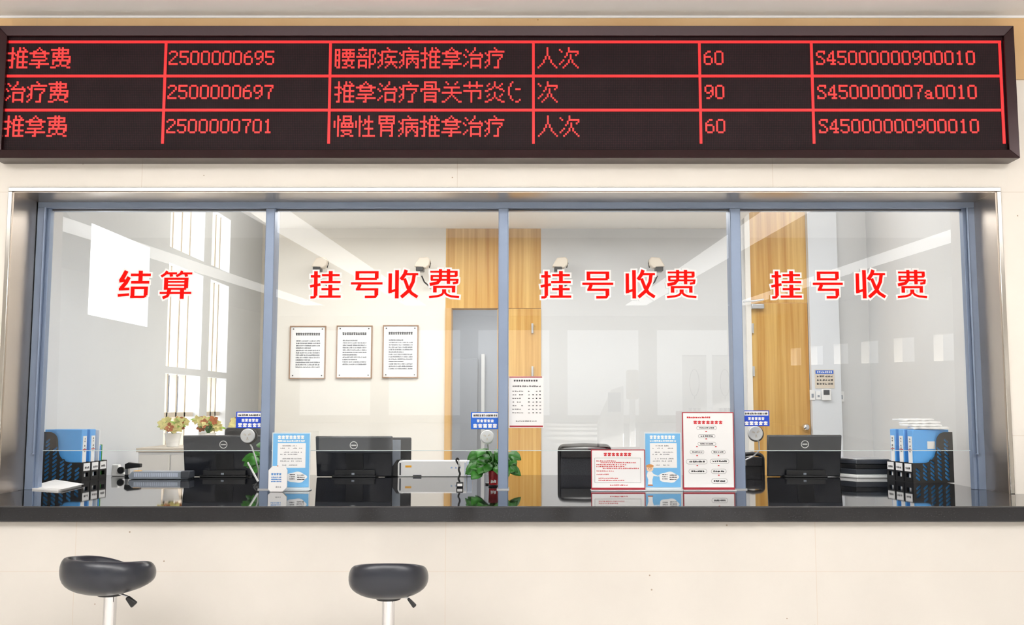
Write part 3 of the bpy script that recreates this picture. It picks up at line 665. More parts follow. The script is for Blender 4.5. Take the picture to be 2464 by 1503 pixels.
def binder(t, s, k, label, name='binder', labelled=True, h=.31, m_='blue', th=.062, dep=.235, u0=.018):
    rz = t.rotation_euler.z; y0 = WR * k / 3 + (WR / 3 - th) / 2
    loc = Vector(t.location) + Matrix.Rotation(rz, 3, 'Z') @ Vector((s * u0, y0, .0048))
    b_ = thing(name, loc, label, 'binder', None, rz)
    x0, x1 = sorted((0, s * dep))
    MB().box(x0, x1, 0, th, 0, h).build('cover', M[m_], b_, world=False, bevel=.004)
    l = MB().box(.010, th - .010, -.002, 0, .02, h * .87); l.v = [Vector((s * v.y, v.x, v.z)) for v in l.v]; lo = l.build('spine_label', M['paper'], b_, world=False)
    rr = random.Random(k * 7 + 3)
    st = MB().box(.010, th - .010, -.0026, -.002, h * .60, h * .615); st.v = [Vector((s * v.y, v.x, v.z)) for v in st.v]; st.build('label_stripe', M['inkred'], lo, world=False)
    g = MB()
    for q in range(5): glyph_row(g, th * .36, th * .64, h * (.80 - .05 * q - (.04 if q > 1 else 0)), .012, 0, 1, rr, lw=.15)
    g.v = [Vector((s * (v.y - .0026), v.x, v.z)) for v in g.v]; g.build('spine_text', M['ink'], lo, world=False)
    return b_
tL, sL, oL = rack(196, 1160, False, 'black slotted file rack at the left end of counter, holding blue binders', R(-4))
binder(tL, sL, 0, 'blue binder nearest the glass in the left file rack')
binder(tL, sL, 1, 'blue binder second from the glass in the left file rack')
tR, sR, oR = rack(2198, 1162, True, 'black slotted file rack at the right end of counter, full of blue binders', R(9))
binder(tR, sR, 0, 'blue binder nearest the glass in the right file rack')
binder(tR, sR, 1, 'blue binder in the middle slot of the right file rack')
binder(tR, sR, 2, 'blue binder farthest from the glass in the right file rack')
# white square sticker on nearest right binder is a part of it
nb = [o for o in bpy.data.objects if o.name.startswith('binder') and o.parent is None][2]
MB().box(.092, .142, -.001, 0, .195, .24).build('square_sticker', M['paper'], nb, world=False)
# loose items in the left rack's third slot
def in_rack(t, s, u, v_, z): return Vector(t.location) + Matrix.Rotation(t.rotation_euler.z, 3, 'Z') @ Vector((s * u, v_, z))
p = in_rack(tL, sL, .012, WR * .72, .006)
for nm, dv, hh, m_, lab in (('paper_folder', 0, .30, 'paper', 'thin white folder standing in third slot of left rack'), ('booklet', .022, .205, 'blue', 'small blue booklet in the third slot of left rack'), ('booklet', .035, .21, 'greenp', 'small green booklet at the far end of left rack')):
    q = in_rack(tL, sL, .012, WR * .72 + dv, .006); b_ = thing(nm, q, lab, 'folder' if nm == 'paper_folder' else 'booklet', None, tL.rotation_euler.z)
    MB().box(-.2, 0, 0, .008, 0, hh).build('cover', M[m_], b_, world=False, bevel=.001)
    MB().box(-.198, -.002, .002, .006, hh, hh + .002).build('pages', M['paper'], b_, world=False)
# papers heaped on top of the right rack
for k in range(4):
    q = in_rack(tR, sR, .03 + .012 * k, .02 + .05 * k, .3165 + .0155 * k)
    b_ = MB(); w0, d0 = .20, .14; n = 8; vs = []
    for i in range(n + 1):
        for j in range(4): vs.append((w0 * i / n, d0 * j / 3, .001 + .005 * abs(math.sin(i * 1.3 + k * 2 + j * .8))))
    m0 = len(vs); vs += [(v[0], v[1], v[2] + .009) for v in vs]
    fs = [(i * 4 + j, i * 4 + j + 1, (i + 1) * 4 + j + 1, (i + 1) * 4 + j) for i in range(n) for j in range(3)]
    fs += [tuple(x + m0 for x in reversed(f)) for f in fs]
    ed = [j for j in range(4)] + [i * 4 + 3 for i in range(1, n + 1)] + [n * 4 + j for j in (2, 1, 0)] + [i * 4 for i in range(n - 1, 0, -1)]
    fs += [(ed[i], ed[(i + 1) % len(ed)], ed[(i + 1) % len(ed)] + m0, ed[i] + m0) for i in range(len(ed))]
    b_.add(vs, fs); b_.rot(Matrix.Rotation(R((-6, 8, 3, 14)[k]), 3, 'Z'))
    o_ = b_.build('paper_sheet', M['paper'], smooth=False); o_.location = q
    tag(o_, 'crumpled white sheet heaped on the binders of the right rack', 'paper', 'papers heaped on the right rack')

# ---- sheets on the ledge, far left
pts = [atz(52, 1176, ZC), atz(122, 1162, ZC), atz(196, 1168.5, ZC), atz(140, 1182, ZC)]
o = thing('paper_stack', (sum(p.x for p in pts) / 4, sum(p.y for p in pts) / 4, ZC), 'white paper sheets lying flat on granite at the far left', 'paper')
mb = MB(); z0 = ZC + .0003; mb.add([(p.x, p.y, z0) for p in pts] + [(p.x, p.y, z0 + .008) for p in pts], [(3, 2, 1, 0), (4, 5, 6, 7)] + [(i, (i + 1) % 4, (i + 1) % 4 + 4, i + 4) for i in range(4)]); mb.build('lower_sheets', M['paper'], o)
mb = MB(); pc = sum(pts, Vector()) / 4; pq = [pc + (p - pc) * .93 + Vector((.02, .01, 0)) for p in pts]
mb.add([(p.x, p.y, z0 + .009) for p in pq] + [(p.x, p.y, z0 + .0105 + (.012 if i == 1 else 0)) for i, p in enumerate(pq)], [(3, 2, 1, 0), (4, 5, 6, 7)] + [(i, (i + 1) % 4, (i + 1) % 4 + 4, i + 4) for i in range(4)]); mb.build('top_sheet', M['paper'], o)

# ---- keyboard edge-on + stapler + white device, first window
YK = 1.0
a, c = at(312, 1118, YK), at(452, 1143, YK)
o = thing('keyboard', ((a.x + c.x) / 2, YK, ZC), 'grey ribbed keyboard standing edge-on behind the first pane', 'keyboard')
MB().prism([(a.x, ZC + .001), (c.x, ZC + .001), (c.x + .01, ZC + .03), (c.x - .01, ZC + .05), (a.x + .015, ZC + .05), (a.x - .01, ZC + .022)], YK, YK + .10).build('case', M['grey'], o, bevel=.005)
kb = MB()
for i in range(24): x = a.x + .03 + i * (c.x - a.x - .09) / 24; kb.box(x, x + .009, YK - .003, YK, ZC + .016, ZC + .04)
kb.build('ribs', M['bluegrey'], o)
MB().box(c.x - .045, c.x + .012, YK - .006, YK + .095, ZC + .006, ZC + .052).build('end_cap', M['darkgrey'], o, bevel=.006)
MB().box(a.x + .02, a.x + .06, YK + .01, YK + .05, ZC + .0505, ZC + .053).build('yellow_mark', M['yellow'], o)
a = at(306, 1135, 1.25)
o = thing('stapler', (a.x, 1.25, ZC), 'black stapler at the left end of grey keyboard', 'stapler')
MB().box(a.x - .01, a.x + .09, 1.23, 1.27, ZC + .001, ZC + .014).build('base', M['black'], o, bevel=.003)
MB().prism([(a.x - .01, ZC + .05), (a.x + .09, ZC + .06), (a.x + .09, ZC + .084), (a.x + .01, ZC + .092), (a.x - .012, ZC + .08)], 1.232, 1.268).build('top_arm', M['black'], o, bevel=.004)
MB().prism([(a.x - .008, ZC + .014), (a.x + .012, ZC + .014), (a.x + .012, ZC + .055), (a.x - .008, ZC + .052)], 1.236, 1.264).build('hinge_block', M['satin'], o)
a = at(272, 1137, 1.3); c = at(292, 1112, 1.3)
o = thing('tape_dispenser', ((a.x + c.x) / 2, 1.3, ZC), 'small white desk device with black knob beside left file rack', 'tape dispenser')
MB().prism([(a.x - .005, ZC + .001), (c.x + .04, ZC + .001), (c.x + .04, ZC + .012), (c.x, ZC + .03), (c.x - .01, ZC + .075), (a.x, ZC + .075)], 1.28, 1.32).build('body', M['whitep'], o, bevel=.004)
MB().lathe([(.022, 0), (.022, .016)], (c.x + .012, 1.262, ZC + .04), 20, 'Y').build('roller_knob', M['black'], o, smooth=True)

# ---- yellow plants behind the first window
def leafquad(mb, p, d, n_, L, W, droop=.3):
    d = d.normalized(); s_ = d.cross(n_).normalized(); rows = []
    prof = [(0, .06), (.2, .7), (.45, 1), (.7, .8), (.9, .35), (1, .02)]
    for t_, w_ in prof:
        c_ = p + d * (L * t_) + n_ * (-droop * L * t_ * t_); rows.append((c_ - s_ * W / 2 * w_ + n_ * W * .10 * w_, c_, c_ + s_ * W / 2 * w_ + n_ * W * .10 * w_))
    vs = [v for r_ in rows for v in r_]; k = len(rows)
    mb.add(vs, [(i * 3 + j, i * 3 + j + 1, (i + 1) * 3 + j + 1, (i + 1) * 3 + j) for i in range(k - 1) for j in range(2)])
def bouquet(px, py, Y, wpx, hpx, label, seed, zb_):
    r_ = random.Random(seed); o = at(px, py, Y); wd = px2m(wpx, Y); ht = px2m(hpx, Y)
    t = thing('flowering_plant', (o.x, Y, zb_), label, 'plant', 'potted plants by the side window')
    MB().lathe([(.045, 0), (.06, .09), (.065, .1), (.055, .1), (.05, .08), (.001, .08)], (o.x, Y, zb_)).build('pot', M['whitep'], t, smooth=True)
    st = MB(); lf = MB(); fl = MB(); f2 = MB(); base = Vector((o.x, Y, zb_ + .09))
    for i in range(26):
        ang = r_.random() * 6.28; tip = Vector((o.x + math.cos(ang) * wd * .5 * r_.random() ** .6, Y + math.sin(ang) * .1, zb_ + .1 + (o.z + ht - zb_ - .1) * (.35 + .65 * r_.random())))
        mid = (base + tip) / 2 + Vector((0, 0, .02)); st.tube([base, mid, tip], .0025, 5)
        for q in range(2): leafquad(lf, mid.lerp(tip, r_.random()), Vector((r_.uniform(-1, 1), r_.uniform(-.5, .5), r_.uniform(-.1, .7))), Vector((0, -.5, .86)), .06, .028)
        tgt = fl if r_.random() < .8 else f2
        for q in range(5):
            a_ = q * 1.257 + r_.random(); leafquad(tgt, tip, Vector((math.cos(a_), -.3, math.sin(a_))), Vector((0, -1, .2)).normalized(), .04, .03, .1)
    st.build('stems', M['green'], t); lf.build('leaves', M['green2'], t, smooth=True); fl.build('blossoms', M['petal'], t, smooth=True); f2.build('rust_blossoms', M['petal2'], t, smooth=True)
cab = thing('side_cabinet', (X(480, 2.2), 2.2, 0), 'white low cabinet under the side windows, carrying yellow plants', 'cabinet')
ca, cb = X(372, 2.35), X(600, 2.35)
MB().box(ca, cb, 2.1, 2.6, .06, 1.12).build('body', M['whitep'], cab, bevel=.004)
MB().box(ca - .01, cb + .01, 2.08, 2.62, 1.12, 1.15).build('top', M['beige'], cab, bevel=.004)
MB().box(ca + .03, cb - .03, 2.12, 2.58, 0, .06).build('plinth', M['grey'], cab)
for k in range(3): MB().box(ca + .01 + k * (cb - ca - .02) / 3, ca + (k + 1) * (cb - ca - .02) / 3, 2.088, 2.1, .1, 1.1).build('door', M['paint'], cab, bevel=.003)
bouquet(416, 1060, 2.3, 62, 48, 'largest yellow plant, beside the left computer edge under grid window', 4, 1.151)
bouquet(500, 1050, 2.4, 52, 40, 'yellow flowering plant above the logo of the left computer', 8, 1.151)
bouquet(572, 1050, 2.45, 24, 42, 'small leafy plant just left of black headset behind first pane', 12, 1.151)
a = at(568, 1049, 1.9)
t = thing('office_chair', (a.x + .05, 1.75, 0), 'black office chair behind the left computer, only its top corner showing', 'chair')
MB().box(a.x - .04, a.x + .22, 1.74, 1.79, .62, at(1, 1028, 1.77).z).build('backrest', M['leather'], t, bevel=.03, seg=4)
MB().box(a.x - .06, a.x + .26, 1.55, 1.95, .46, .54).build('seat', M['leather'], t, bevel=.03, seg=4)
MB().box(a.x + .06, a.x + .12, 1.79, 1.81, .45, .75).build('back_post', M['black'], t)
MB().lathe([(.03, .08), (.03, .46)], (a.x + .09, 1.75, 0)).build('gas_column', M['chrome'], t, smooth=True)
mb = MB()
for k in range(5): q = k * 1.257; mb.tube([(a.x + .09, 1.75, .09), (a.x + .09 + .26 * math.cos(q), 1.75 + .26 * math.sin(q), .05)], .02, 8, .014); mb.lathe([(.025, 0), (.025, .04)], (a.x + .09 + .26 * math.cos(q), 1.75 + .26 * math.sin(q), 0), 12)
mb.build('wheel_base', M['black'], t, smooth=True)

# ---- shop front outside the side window
ox = -6.4
def on(px, py): d = ray(px, py); t_ = (ox - CAM.x) / d.x; return CAM + d * t_
a, c = on(439, 888), on(471, 1020)
t = thing('shop_building', (ox, (a.y + c.y) / 2, 0), 'dark glazed shop front with red sign outside the side window', 'building')
MB().box(ox - 2.5, ox, a.y, c.y, 0, a.z).build('facade', M['shop'], t)
MB().box(ox, ox + .06, a.y, c.y, c.z + .72 * (a.z - c.z) * .0 + on(439, 976).z, on(439, 971).z).build('sill_band', M['yellow'], t)
MB().box(ox, ox + .05, a.y + (c.y - a.y) * .1, a.y + (c.y - a.y) * .5, on(450, 918).z, on(450, 893).z).build('red_sign', M['inkred'], t)
for k in range(1, 5): MB().box(ox, ox + .03, a.y + (c.y - a.y) * k / 5 - .02, a.y + (c.y - a.y) * k / 5 + .02, 0, a.z).build('mullion', M['whitep'], t)

# ---- blue signs fixed to the glass
def bluesign(px0, px1, py0, py1, label, seed, shade):
    Y = YG + .010; a, c = at(px0, py0, Y), at(px1, py1, Y); W, H = c.x - a.x, a.z - c.z
    t = thing('hanging_sign', ((a.x + c.x) / 2, Y, c.z), label, 'sign', 'blue intercom signs')
    MB().box(a.x, c.x, Y, Y + .004, c.z, a.z).build('board', shade, t, bevel=.002)
    MB().box(a.x + W * .05, c.x - W * .04, Y - .0008, Y, a.z - H * .32, a.z - H * .06).build('white_strip', M['white'], t)
    r_ = random.Random(seed); m_ = MB(); glyph_row(m_, a.x + W * .08, c.x - W * .07, a.z - H * .27, H * .14, Y - .0009, 14, r_, lw=.18); m_.build('strip_text', M['ink'], t)
    m_ = MB(); block_row(m_, a.x + W * .2, c.x - W * .18, a.z - H * .6, H * .17, Y - .0004, 5, r_); block_row(m_, a.x + W * .07, c.x - W * .06, c.z + H * .08, H * .23, Y - .0004, 5, r_); m_.build('white_text', M['white'], t)
bluesign(568, 634, 990, 1030, 'deep blue sign on the glass above the left computer', 1, M['bluedark'])
bluesign(1133, 1201, 991, 1032, 'lighter blue sign on the glass above the potted plant', 2, M['signblue'])
bluesign(1786, 1852, 987, 1025, 'deep blue sign on glass beside the oak door', 3, M['bluedark'])

# ---- intercom microphones
def mic(px, py, r, Y, neck, label, black=True):
    c = at(px, py, Y); rr = px2m(r, Y); bz = neck[-1]
    t = thing('intercom_microphone', (bz.x, bz.y, bz.z), label, 'microphone', 'round intercom microphones')
    MB().lathe([(.001, .012), (rr * .9, .012), (rr, .006), (rr, -.004), (rr * .93, -.008), (.001, -.01)], (c.x, Y, c.z), 36, 'Y', cap=False).build('white_disc', M['whitep'], t, smooth=True)
    MB().lathe([(rr * .9, .012), (rr * 1.1, .014), (rr * 1.1, .026), (rr * .5, .034), (.001, .034)], (c.x + (.006 if black else 0), Y, c.z - .004), 36, 'Y', cap=False).build('rear_cup', M['black'] if black else M['whitep'], t, smooth=True)
    g = MB()
    for q in range(3):
        for k in (-1, 0, 1): a_ = q * 2.1 + .6 + k * .2; g.tube([(c.x + rr * .18 * math.cos(a_), Y - .0095, c.z + rr * .18 * math.sin(a_)), (c.x + rr * .6 * math.cos(a_), Y - .0085, c.z + rr * .6 * math.sin(a_))], .0011, 5)
    g.build('grille_marks', M['beige'], t)
    MB().tube([(c.x, Y + .02, c.z - rr * .8)] + [tuple(p_) for p_ in neck], .0045, 8).build('gooseneck', M['satin'], t, smooth=True)
    return t, c
n1 = at(606, 1075, .52); n2 = at(614, 1100, .5); n3 = atz(622, 1160, ZC)
t, c = mic(596, 1048, 17, .5, [n1, n2, Vector((at(622, 1130, .52).x, .52, at(622, 1130, .52).z)), Vector((at(622, 1130, .52).x, .52, ZC + .012))], 'round white microphone below the left blue sign')
MB().lathe([(.03, 0), (.03, .008), (.01, .014)], (at(622, 1130, .52).x, .52, ZC + .0005)).build('base', M['black'], t, smooth=True)
xx = at(1180, 1130, .60).x
t, c = mic(1172, 1050, 15.5, .56, [Vector((xx - .01, .6, ZC + .19)), Vector((xx, .61, ZC + .1)), Vector((xx, .61, ZC + .012))], 'round white microphone rising out of the green potted plant', False)
MB().lathe([(.03, 0), (.03, .008), (.01, .014)], (xx, .61, ZC + .0005)).build('base', M['black'], t, smooth=True)
mx_ = mull[2][1]
t, c = mic(1818, 1042, 17, .42, [at(1826, 1062, .4), at(1827, 1083, .4), at(1812, 1098, .36), Vector((mx_ + .012, .34, at(1798, 1108, .34).z))], 'round white microphone below blue sign by the oak door')
MB().box(mx_, mx_ + .02, .325, .355, at(1798, 1120, .34).z, at(1798, 1105, .34).z).build('clamp', M['satin'], t, bevel=.003)
MB().tube([(mx_ + .008, .34, at(1798, 1120, .34).z), (mx_ + .004, .345, at(1798, 1135, .34).z), (mx_ + .012, .35, at(1798, 1150, .34).z), (mx_ + .012, .36, ZC + .004)], .005, 8).build('cable', M['black'], t, smooth=True)
# pen on a stand by first mullion
p0, p1 = at(596, 1112, .44), at(621, 1158, .42)
t = thing('desk_pen', (p1.x, .42, ZC), 'white pen leaning in small black holder beside the first mullion', 'pen')
MB().tube([p0, p0.lerp(p1, .5), p1], .0048, 8, .006).build('pen_barrel', M['whitep'], t, smooth=True)
MB().lathe([(.024, 0), (.022, .008), (.009, .02), (.009, .03)], (p1.x, .42, ZC + .0003)).build('pen_holder', M['black'], t, smooth=True)

# ---- white printer with black end
YP = 1.235
a, c = at(957, 1108, YP), at(1136, 1141, YP)
t = thing('desk_printer', ((a.x + c.x) / 2, YP, ZC), 'low wide white printer between second computer and potted plant', 'printer')
zt = a.z
MB().prism([(a.x, ZC + .001), (c.x - .035, ZC + .001), (c.x - .035, zt), (a.x + .012, zt), (a.x, zt - .02)], YP, YP + .09).build('body', M['whitep'], t, bevel=.004)
MB().box(c.x - .034, c.x, YP + .005, YP + .085, ZC + .001, zt - .002).build('right_cover', M['bluegrey'], t, bevel=.004)
MB().box(c.x - .05, c.x - .04, YP - .002, YP, ZC + .006, zt - .012).build('seam', M['bluegrey'], t)
MB().prism([(a.x - .04, ZC + .004), (a.x, ZC + .001), (a.x, zt - .004), (a.x + .03, zt + .008), (a.x - .008, zt + .006), (a.x - .045, zt - .05)], YP + .01, YP + .085).build('left_end_cap', M['black'], t, bevel=.004)
MB().box(a.x + .012, a.x + .022, YP - .002, YP, ZC + .01, zt - .014).build('side_slot', M['darkgrey'], t)
MB().box(a.x + .05, a.x + .09, YP - .0015, YP, zt - .043, zt - .03).build('yellow_mark', M['yellow'], t)
MB().box(a.x + .10, a.x + .155, YP - .0015, YP, ZC + .004, ZC + .012).build('name_plate', M['darkgrey'], t)
g = MB(); glyph_row(g, c.x - .14, c.x - .125, zt - .05, .012, YP, 1, rnd); glyph_row(g, c.x - .115, c.x - .07, zt - .05, .012, YP, 2, rnd); g.build('button_marks', M['inkblue'], t)
# ---- black cord with label block
YQ = .5
b0 = atz(1106, 1172, ZC); YQ = b0.y
t = thing('counter_pen_cord', (b0.x, YQ, ZC), 'black twisted cord rising from small label block in front of white printer', 'pen cord')
MB().box(b0.x - .018, b0.x + .02, YQ - .012, YQ + .012, ZC + .0005, ZC + .03).build('block', M['black'], t, bevel=.003)
MB().box(b0.x - .012, b0.x + .016, YQ - .0128, YQ - .012, ZC + .008, ZC + .022).build('block_label', M['paper'], t)
cp = [Vector((b0.x, YQ, ZC + .03))]
for k, (px, py) in enumerate(((1102, 1150), (1108, 1140), (1103, 1130), (1106, 1120), (1100, 1112), (1097, 1106), (1101, 1101), (1104, 1108))): cp.append(at(px, py, YQ))
for _ in range(2): cp = [cp[0]] + [q for i in range(len(cp) - 1) for q in (cp[i].lerp(cp[i + 1], .25), cp[i].lerp(cp[i + 1], .75))] + [cp[-1]]
MB().tube(cp, .0055, 8).build('cord', M['black'], t, smooth=True)
MB().tube([at(1103, 1106, YQ - .006), at(1105, 1122, YQ - .006)], .004, 8).build('pen_clip', M['chrome'], t, smooth=True)

# ---- potted pothos
def pothos(px, Y, pot_w, pot_h, label, seed, n, spread, up, pot=True, bias=0):
    r_ = random.Random(seed); x = at(px, 1150, Y).x
    t = thing('potted_plant', (x, Y, ZC), label, 'plant')
    MB().lathe([(pot_w * .86, .0005), (pot_w * .9, .01), (pot_w, pot_h * .97), (pot_w * 1.04, pot_h), (pot_w * .9, pot_h), (pot_w * .86, pot_h - .01), (.001, pot_h - .01)], (x, Y, ZC), 28, cap=False).build('red_pot', M['redpot'], t, smooth=True)
    MB().lathe([(pot_w * .95, 0), (pot_w * 1.0, .008), (pot_w * .9, .01)], (x, Y, ZC + .0002)).build('saucer', M['black'], t, smooth=True)
    g = MB(); glyph_row(g, x - .016, x + .018, ZC + .02, .02, Y - pot_w * .97, 3, r_); g.build('pot_marks', M['white'], t)
    st = MB(); base = Vector((x, Y, ZC + pot_h - .01)); L = []
    for i in range(n):
        a = r_.random() * 6.28 if i > 5 else i * 1.05; rr = spread * (.35 + .65 * r_.random())
        tip = Vector((x + bias + rr * math.cos(a), Y + .1 * math.sin(a) , ZC + pot_h + up * (.05 + .95 * r_.random()) * (1.0 - .3 * abs(math.cos(a)))))
        mid = (base + tip) / 2 + Vector((0, 0, .035)); st.tube([base, mid, tip], .0028, 5)
        L.append((tip, Vector((math.cos(a), .45 * math.sin(a) - .25, r_.uniform(-.75, .15)))))
    st.build('stems', M['green'], t, smooth=True)
    for tip, d in L:
        m_ = MB(); n_ = Vector((r_.uniform(-.3, .3), -.75, .65)).normalized(); leafquad(m_, tip, d, n_, .075 + .03 * r_.random(), .055 + .02 * r_.random(), .25)
        o_ = m_.build('leaf', M['green'], t, smooth=True); sd = o_.modifiers.new('t', 'SOLIDIFY'); sd.thickness = .0012
    return t
pothos(1187, .47, .028, .09, 'green leafy plant in a red tin at the middle mullion', 3, 44, .095, .15)
pothos(655, .78, .026, .10, 'green plant half hidden behind the left mullion beside computer', 6, 18, .08, .14, bias=-.03)

# ---- leaflet stands in front of the glass
def sheet_stand(name, px0, px1, py0, py1, Y, label, cat, sheet_m, frame_m=None, fb=.006):
    a, c = at(px0, py0, Y), at(px1, py1, Y); x0, x1, z1 = a.x, c.x, a.z; z0 = ZC + .012
    t = thing(name, ((x0 + x1) / 2, Y, ZC), label, cat)
    MB().box(x0 - .002, x1 + .002, Y - .03, Y + .05, ZC + .0004, ZC + .006).build('base', M['acrylic'], t, bevel=.002)
    MB().box(x0, x1, Y + .004, Y + .008, ZC + .006, z1).build('back_plate', frame_m or M['acrylic'], t, bevel=.001)
    MB().box(x0 + fb, x1 - fb, Y + .0015, Y + .004, z0 + fb, z1 - fb).build('sheet', sheet_m, t)
    return t, x0 + fb, x1 - fb, z0 + fb, z1 - fb, Y + .0015
def flyer(px0, px1, py0, py1, Y, label, nurse, seed):
    t, x0, x1, z0, z1, y = sheet_stand('flyer_stand', px0, px1, py0, py1, Y, label, 'flyer stand', M['skyblue'], M['acrylic'])
    W, H = x1 - x0, z1 - z0; r_ = random.Random(seed)
    g = MB(); block_row(g, x0 + W * .12, x1 - W * .14, z1 - H * .10, H * .065, y, 7, r_); glyph_row(g, x0 + W * .12, x1 - W * .12, z1 - H * .155, H * .03, y, 12, r_, lw=.4); g.build('title', M['white'], t)
    MB().box(x0 + W * .13, x1 - W * .10, y - .0006, y, z0 + H * .36, z1 - H * .18).build('white_panel', M['white'], t)
    g = MB()
    for k, zf in enumerate((.76, .715, .64, .60, .52, .475, .40)): glyph_row(g, x0 + W * (.2 if k % 2 else .26), x1 - W * (.2 if k % 3 else .32), z0 + H * zf - H * .0, H * .024, y - .0008, 14, r_, skip=.15, lw=.16)
    g.build('body_text', M['inkgrey'], t)
    pts = []
    for k in range(40):
        q = 2 * math.pi * k / 40; rr = 1 + .07 * math.sin(5 * q + 1); pts.append((x0 + W * .66 + W * .28 * math.cos(q) * rr, z0 + H * .185 + H * .10 * math.sin(q) * rr))
    MB().prism(pts, y - .0006, y).build('white_cloud', M['white'], t)
    g = MB()
    for zf in (.225, .185, .145): glyph_row(g, x0 + W * .47, x0 + W * .62, z0 + H * zf, H * .02, y - .0008, 5, r_, lw=.3); glyph_row(g, x0 + W * .68, x0 + W * .88, z0 + H * (zf - .01), H * .02, y - .0008, 6, r_, lw=.3)
    g.build('cloud_text', M['ink'], t)
    if nurse:
        cx = x0 + W * .12; c = lambda px, pz, rx, rz_, n=20: [(px + rx * math.cos(2 * math.pi * k / n), pz + rz_ * math.sin(2 * math.pi * k / n)) for k in range(n)]
        m_ = MB().prism(c(cx, z0 + H * .345, W * .1, H * .055), y - .0010, y - .0007); m_.build('drawn_face', M['skin'], t)
        m_ = MB().prism(c(cx, z0 + H * .395, W * .11, H * .032), y - .0014, y - .0011); m_.prism([(cx - W * .11, z0 + H * .39), (cx - W * .08, z0 + H * .33), (cx - W * .095, z0 + H * .32)], y - .0014, y - .0011); m_.build('drawn_hair', M['hair'], t)
        m_ = MB().prism([(cx - W * .06, z0 + H * .29), (cx + W * .06, z0 + H * .29), (cx + W * .10, z0 + H * .25), (cx + W * .22, z0 + H * .215), (cx + W * .26, z0 + H * .225), (cx + W * .25, z0 + H * .2), (cx + W * .10, z0 + H * .21), (cx + W * .07, z0 + H * .14),
                      (cx + W * .07, z0 + H * .05), (cx - W * .06, z0 + H * .05), (cx - W * .05, z0 + H * .14), (cx - W * .09, z0 + H * .22)], y - .0010, y - .0007); m_.build('drawn_uniform', M['white'], t)
        m_ = MB().prism([(cx - W * .06, z0 + H * .05), (cx + W * .07, z0 + H * .05), (cx + W * .09, z0 + H * .03), (cx - W * .07, z0 + H * .03)], y - .0010, y - .0007); m_.build('drawn_shoes', M['petal2'], t)
        m_ = MB()
        for sx in (-.03, .035): m_.prism(c(cx + W * sx, z0 + H * .35, W * .012, H * .006, 10), y - .0013, y - .0011)
        m_.tube([(cx - W * .04, y - .0012, z0 + H * .33), (cx, y - .0012, z0 + H * .318), (cx + W * .045, y - .0012, z0 + H * .333)], .0006, 5); m_.build('drawn_features', M['ink'], t)
    return t
flyer(655, 745, 1040, 1170, .19, 'light blue flyer in clear stand beside the left mullion', False, 4)
flyer(1550, 1641, 1040, 1171, .19, 'light blue flyer with cartoon nurse between two red-framed signs', True, 5)
# white octagonal card
Y = .10; a, c = at(646, 1121, Y), at(690, 1178, Y); x0, x1, z1 = a.x, c.x, a.z; z0 = ZC + .001
t = thing('card_stand', ((x0 + x1) / 2, Y, ZC), 'white card with clipped corners standing in front of blue flyer', 'card stand')
q = .022
MB().prism([(x0 + q * .6, z0), (x1 - q, z0), (x1, z0 + q), (x1, z1 - q), (x1 - q * .6, z1), (x0 + q, z1), (x0, z1 - q), (x0, z0 + q * .6)], Y, Y + .012).build('board', M['whitep'], t, bevel=.002)
MB().box(x0 + .015, x1 - .02, Y + .012, Y + .05, z0, z0 + .003).build('foot', M['acrylic'], t)
g = MB(); block_row(g, x0 + .015, x1 - .03, z1 - .048, .011, Y - .0002, 4, rnd)
for k in range(3): glyph_row(g, x0 + .015, x1 - .03, z1 - .062 - k * .011, .007, Y - .0002, 7, rnd, lw=.25)
g.build('blue_text', M['inkblue'], t); g = MB(); glyph_row(g, x0 + .04, x1 - .03, z0 + .022, .009, Y - .0002, 4, rnd); g.build('grey_text', M['inkgrey'], t)
MB().lathe([(.003, 0), (.003, -.003)], (x0 + .05, Y, z1 + .001), 8, 'Y').build('clip_dot', M['petal2'], t)
# ---- landscape red sign
t, x0, x1, z0, z1, y = sheet_stand('notice_stand', 1422, 1553, 1081, 1171, .18, 'landscape white notice with red text standing in front of the chair', 'notice stand', M['paper'], M['redframe'], .005)
W, H = x1 - x0, z1 - z0; g = MB(); block_row(g, x0 + W * .22, x1 - W * .24, z1 - H * .15, H * .085, y, 7, rnd)
for zf, xa_, xb_ in ((.70, .08, .46), (.655, .16, .84), (.60, .08, .66), (.55, .08, .62), (.50, .2, .9), (.43, .08, .42), (.34, .08, .32), (.235, .12, .5), (.18, .12, .62)): glyph_row(g, x0 + W * xa_, x0 + W * xb_, z0 + H * zf, H * .032, y, int(26 * (xb_ - xa_)) + 2, rnd, lw=.24)
glyph_row(g, x0 + W * .34, x0 + W * .68, z0 + H * .05, H * .035, y, 9, rnd, lw=.22); g.build('red_text', M['inkred'], t)
g = MB(); e = .0012
for (ax, bx, az, bz) in ((.05, .93, .79, .79), (.05, .93, .13, .13)): g.box(x0 + W * ax, x0 + W * bx, y - .0004, y, z0 + H * az, z0 + H * az + e)
for ax in (.05, .93): g.box(x0 + W * ax, x0 + W * ax + e, y - .0004, y, z0 + H * .13, z0 + H * .79 + e)
g.build('text_border', M['ink'], t)
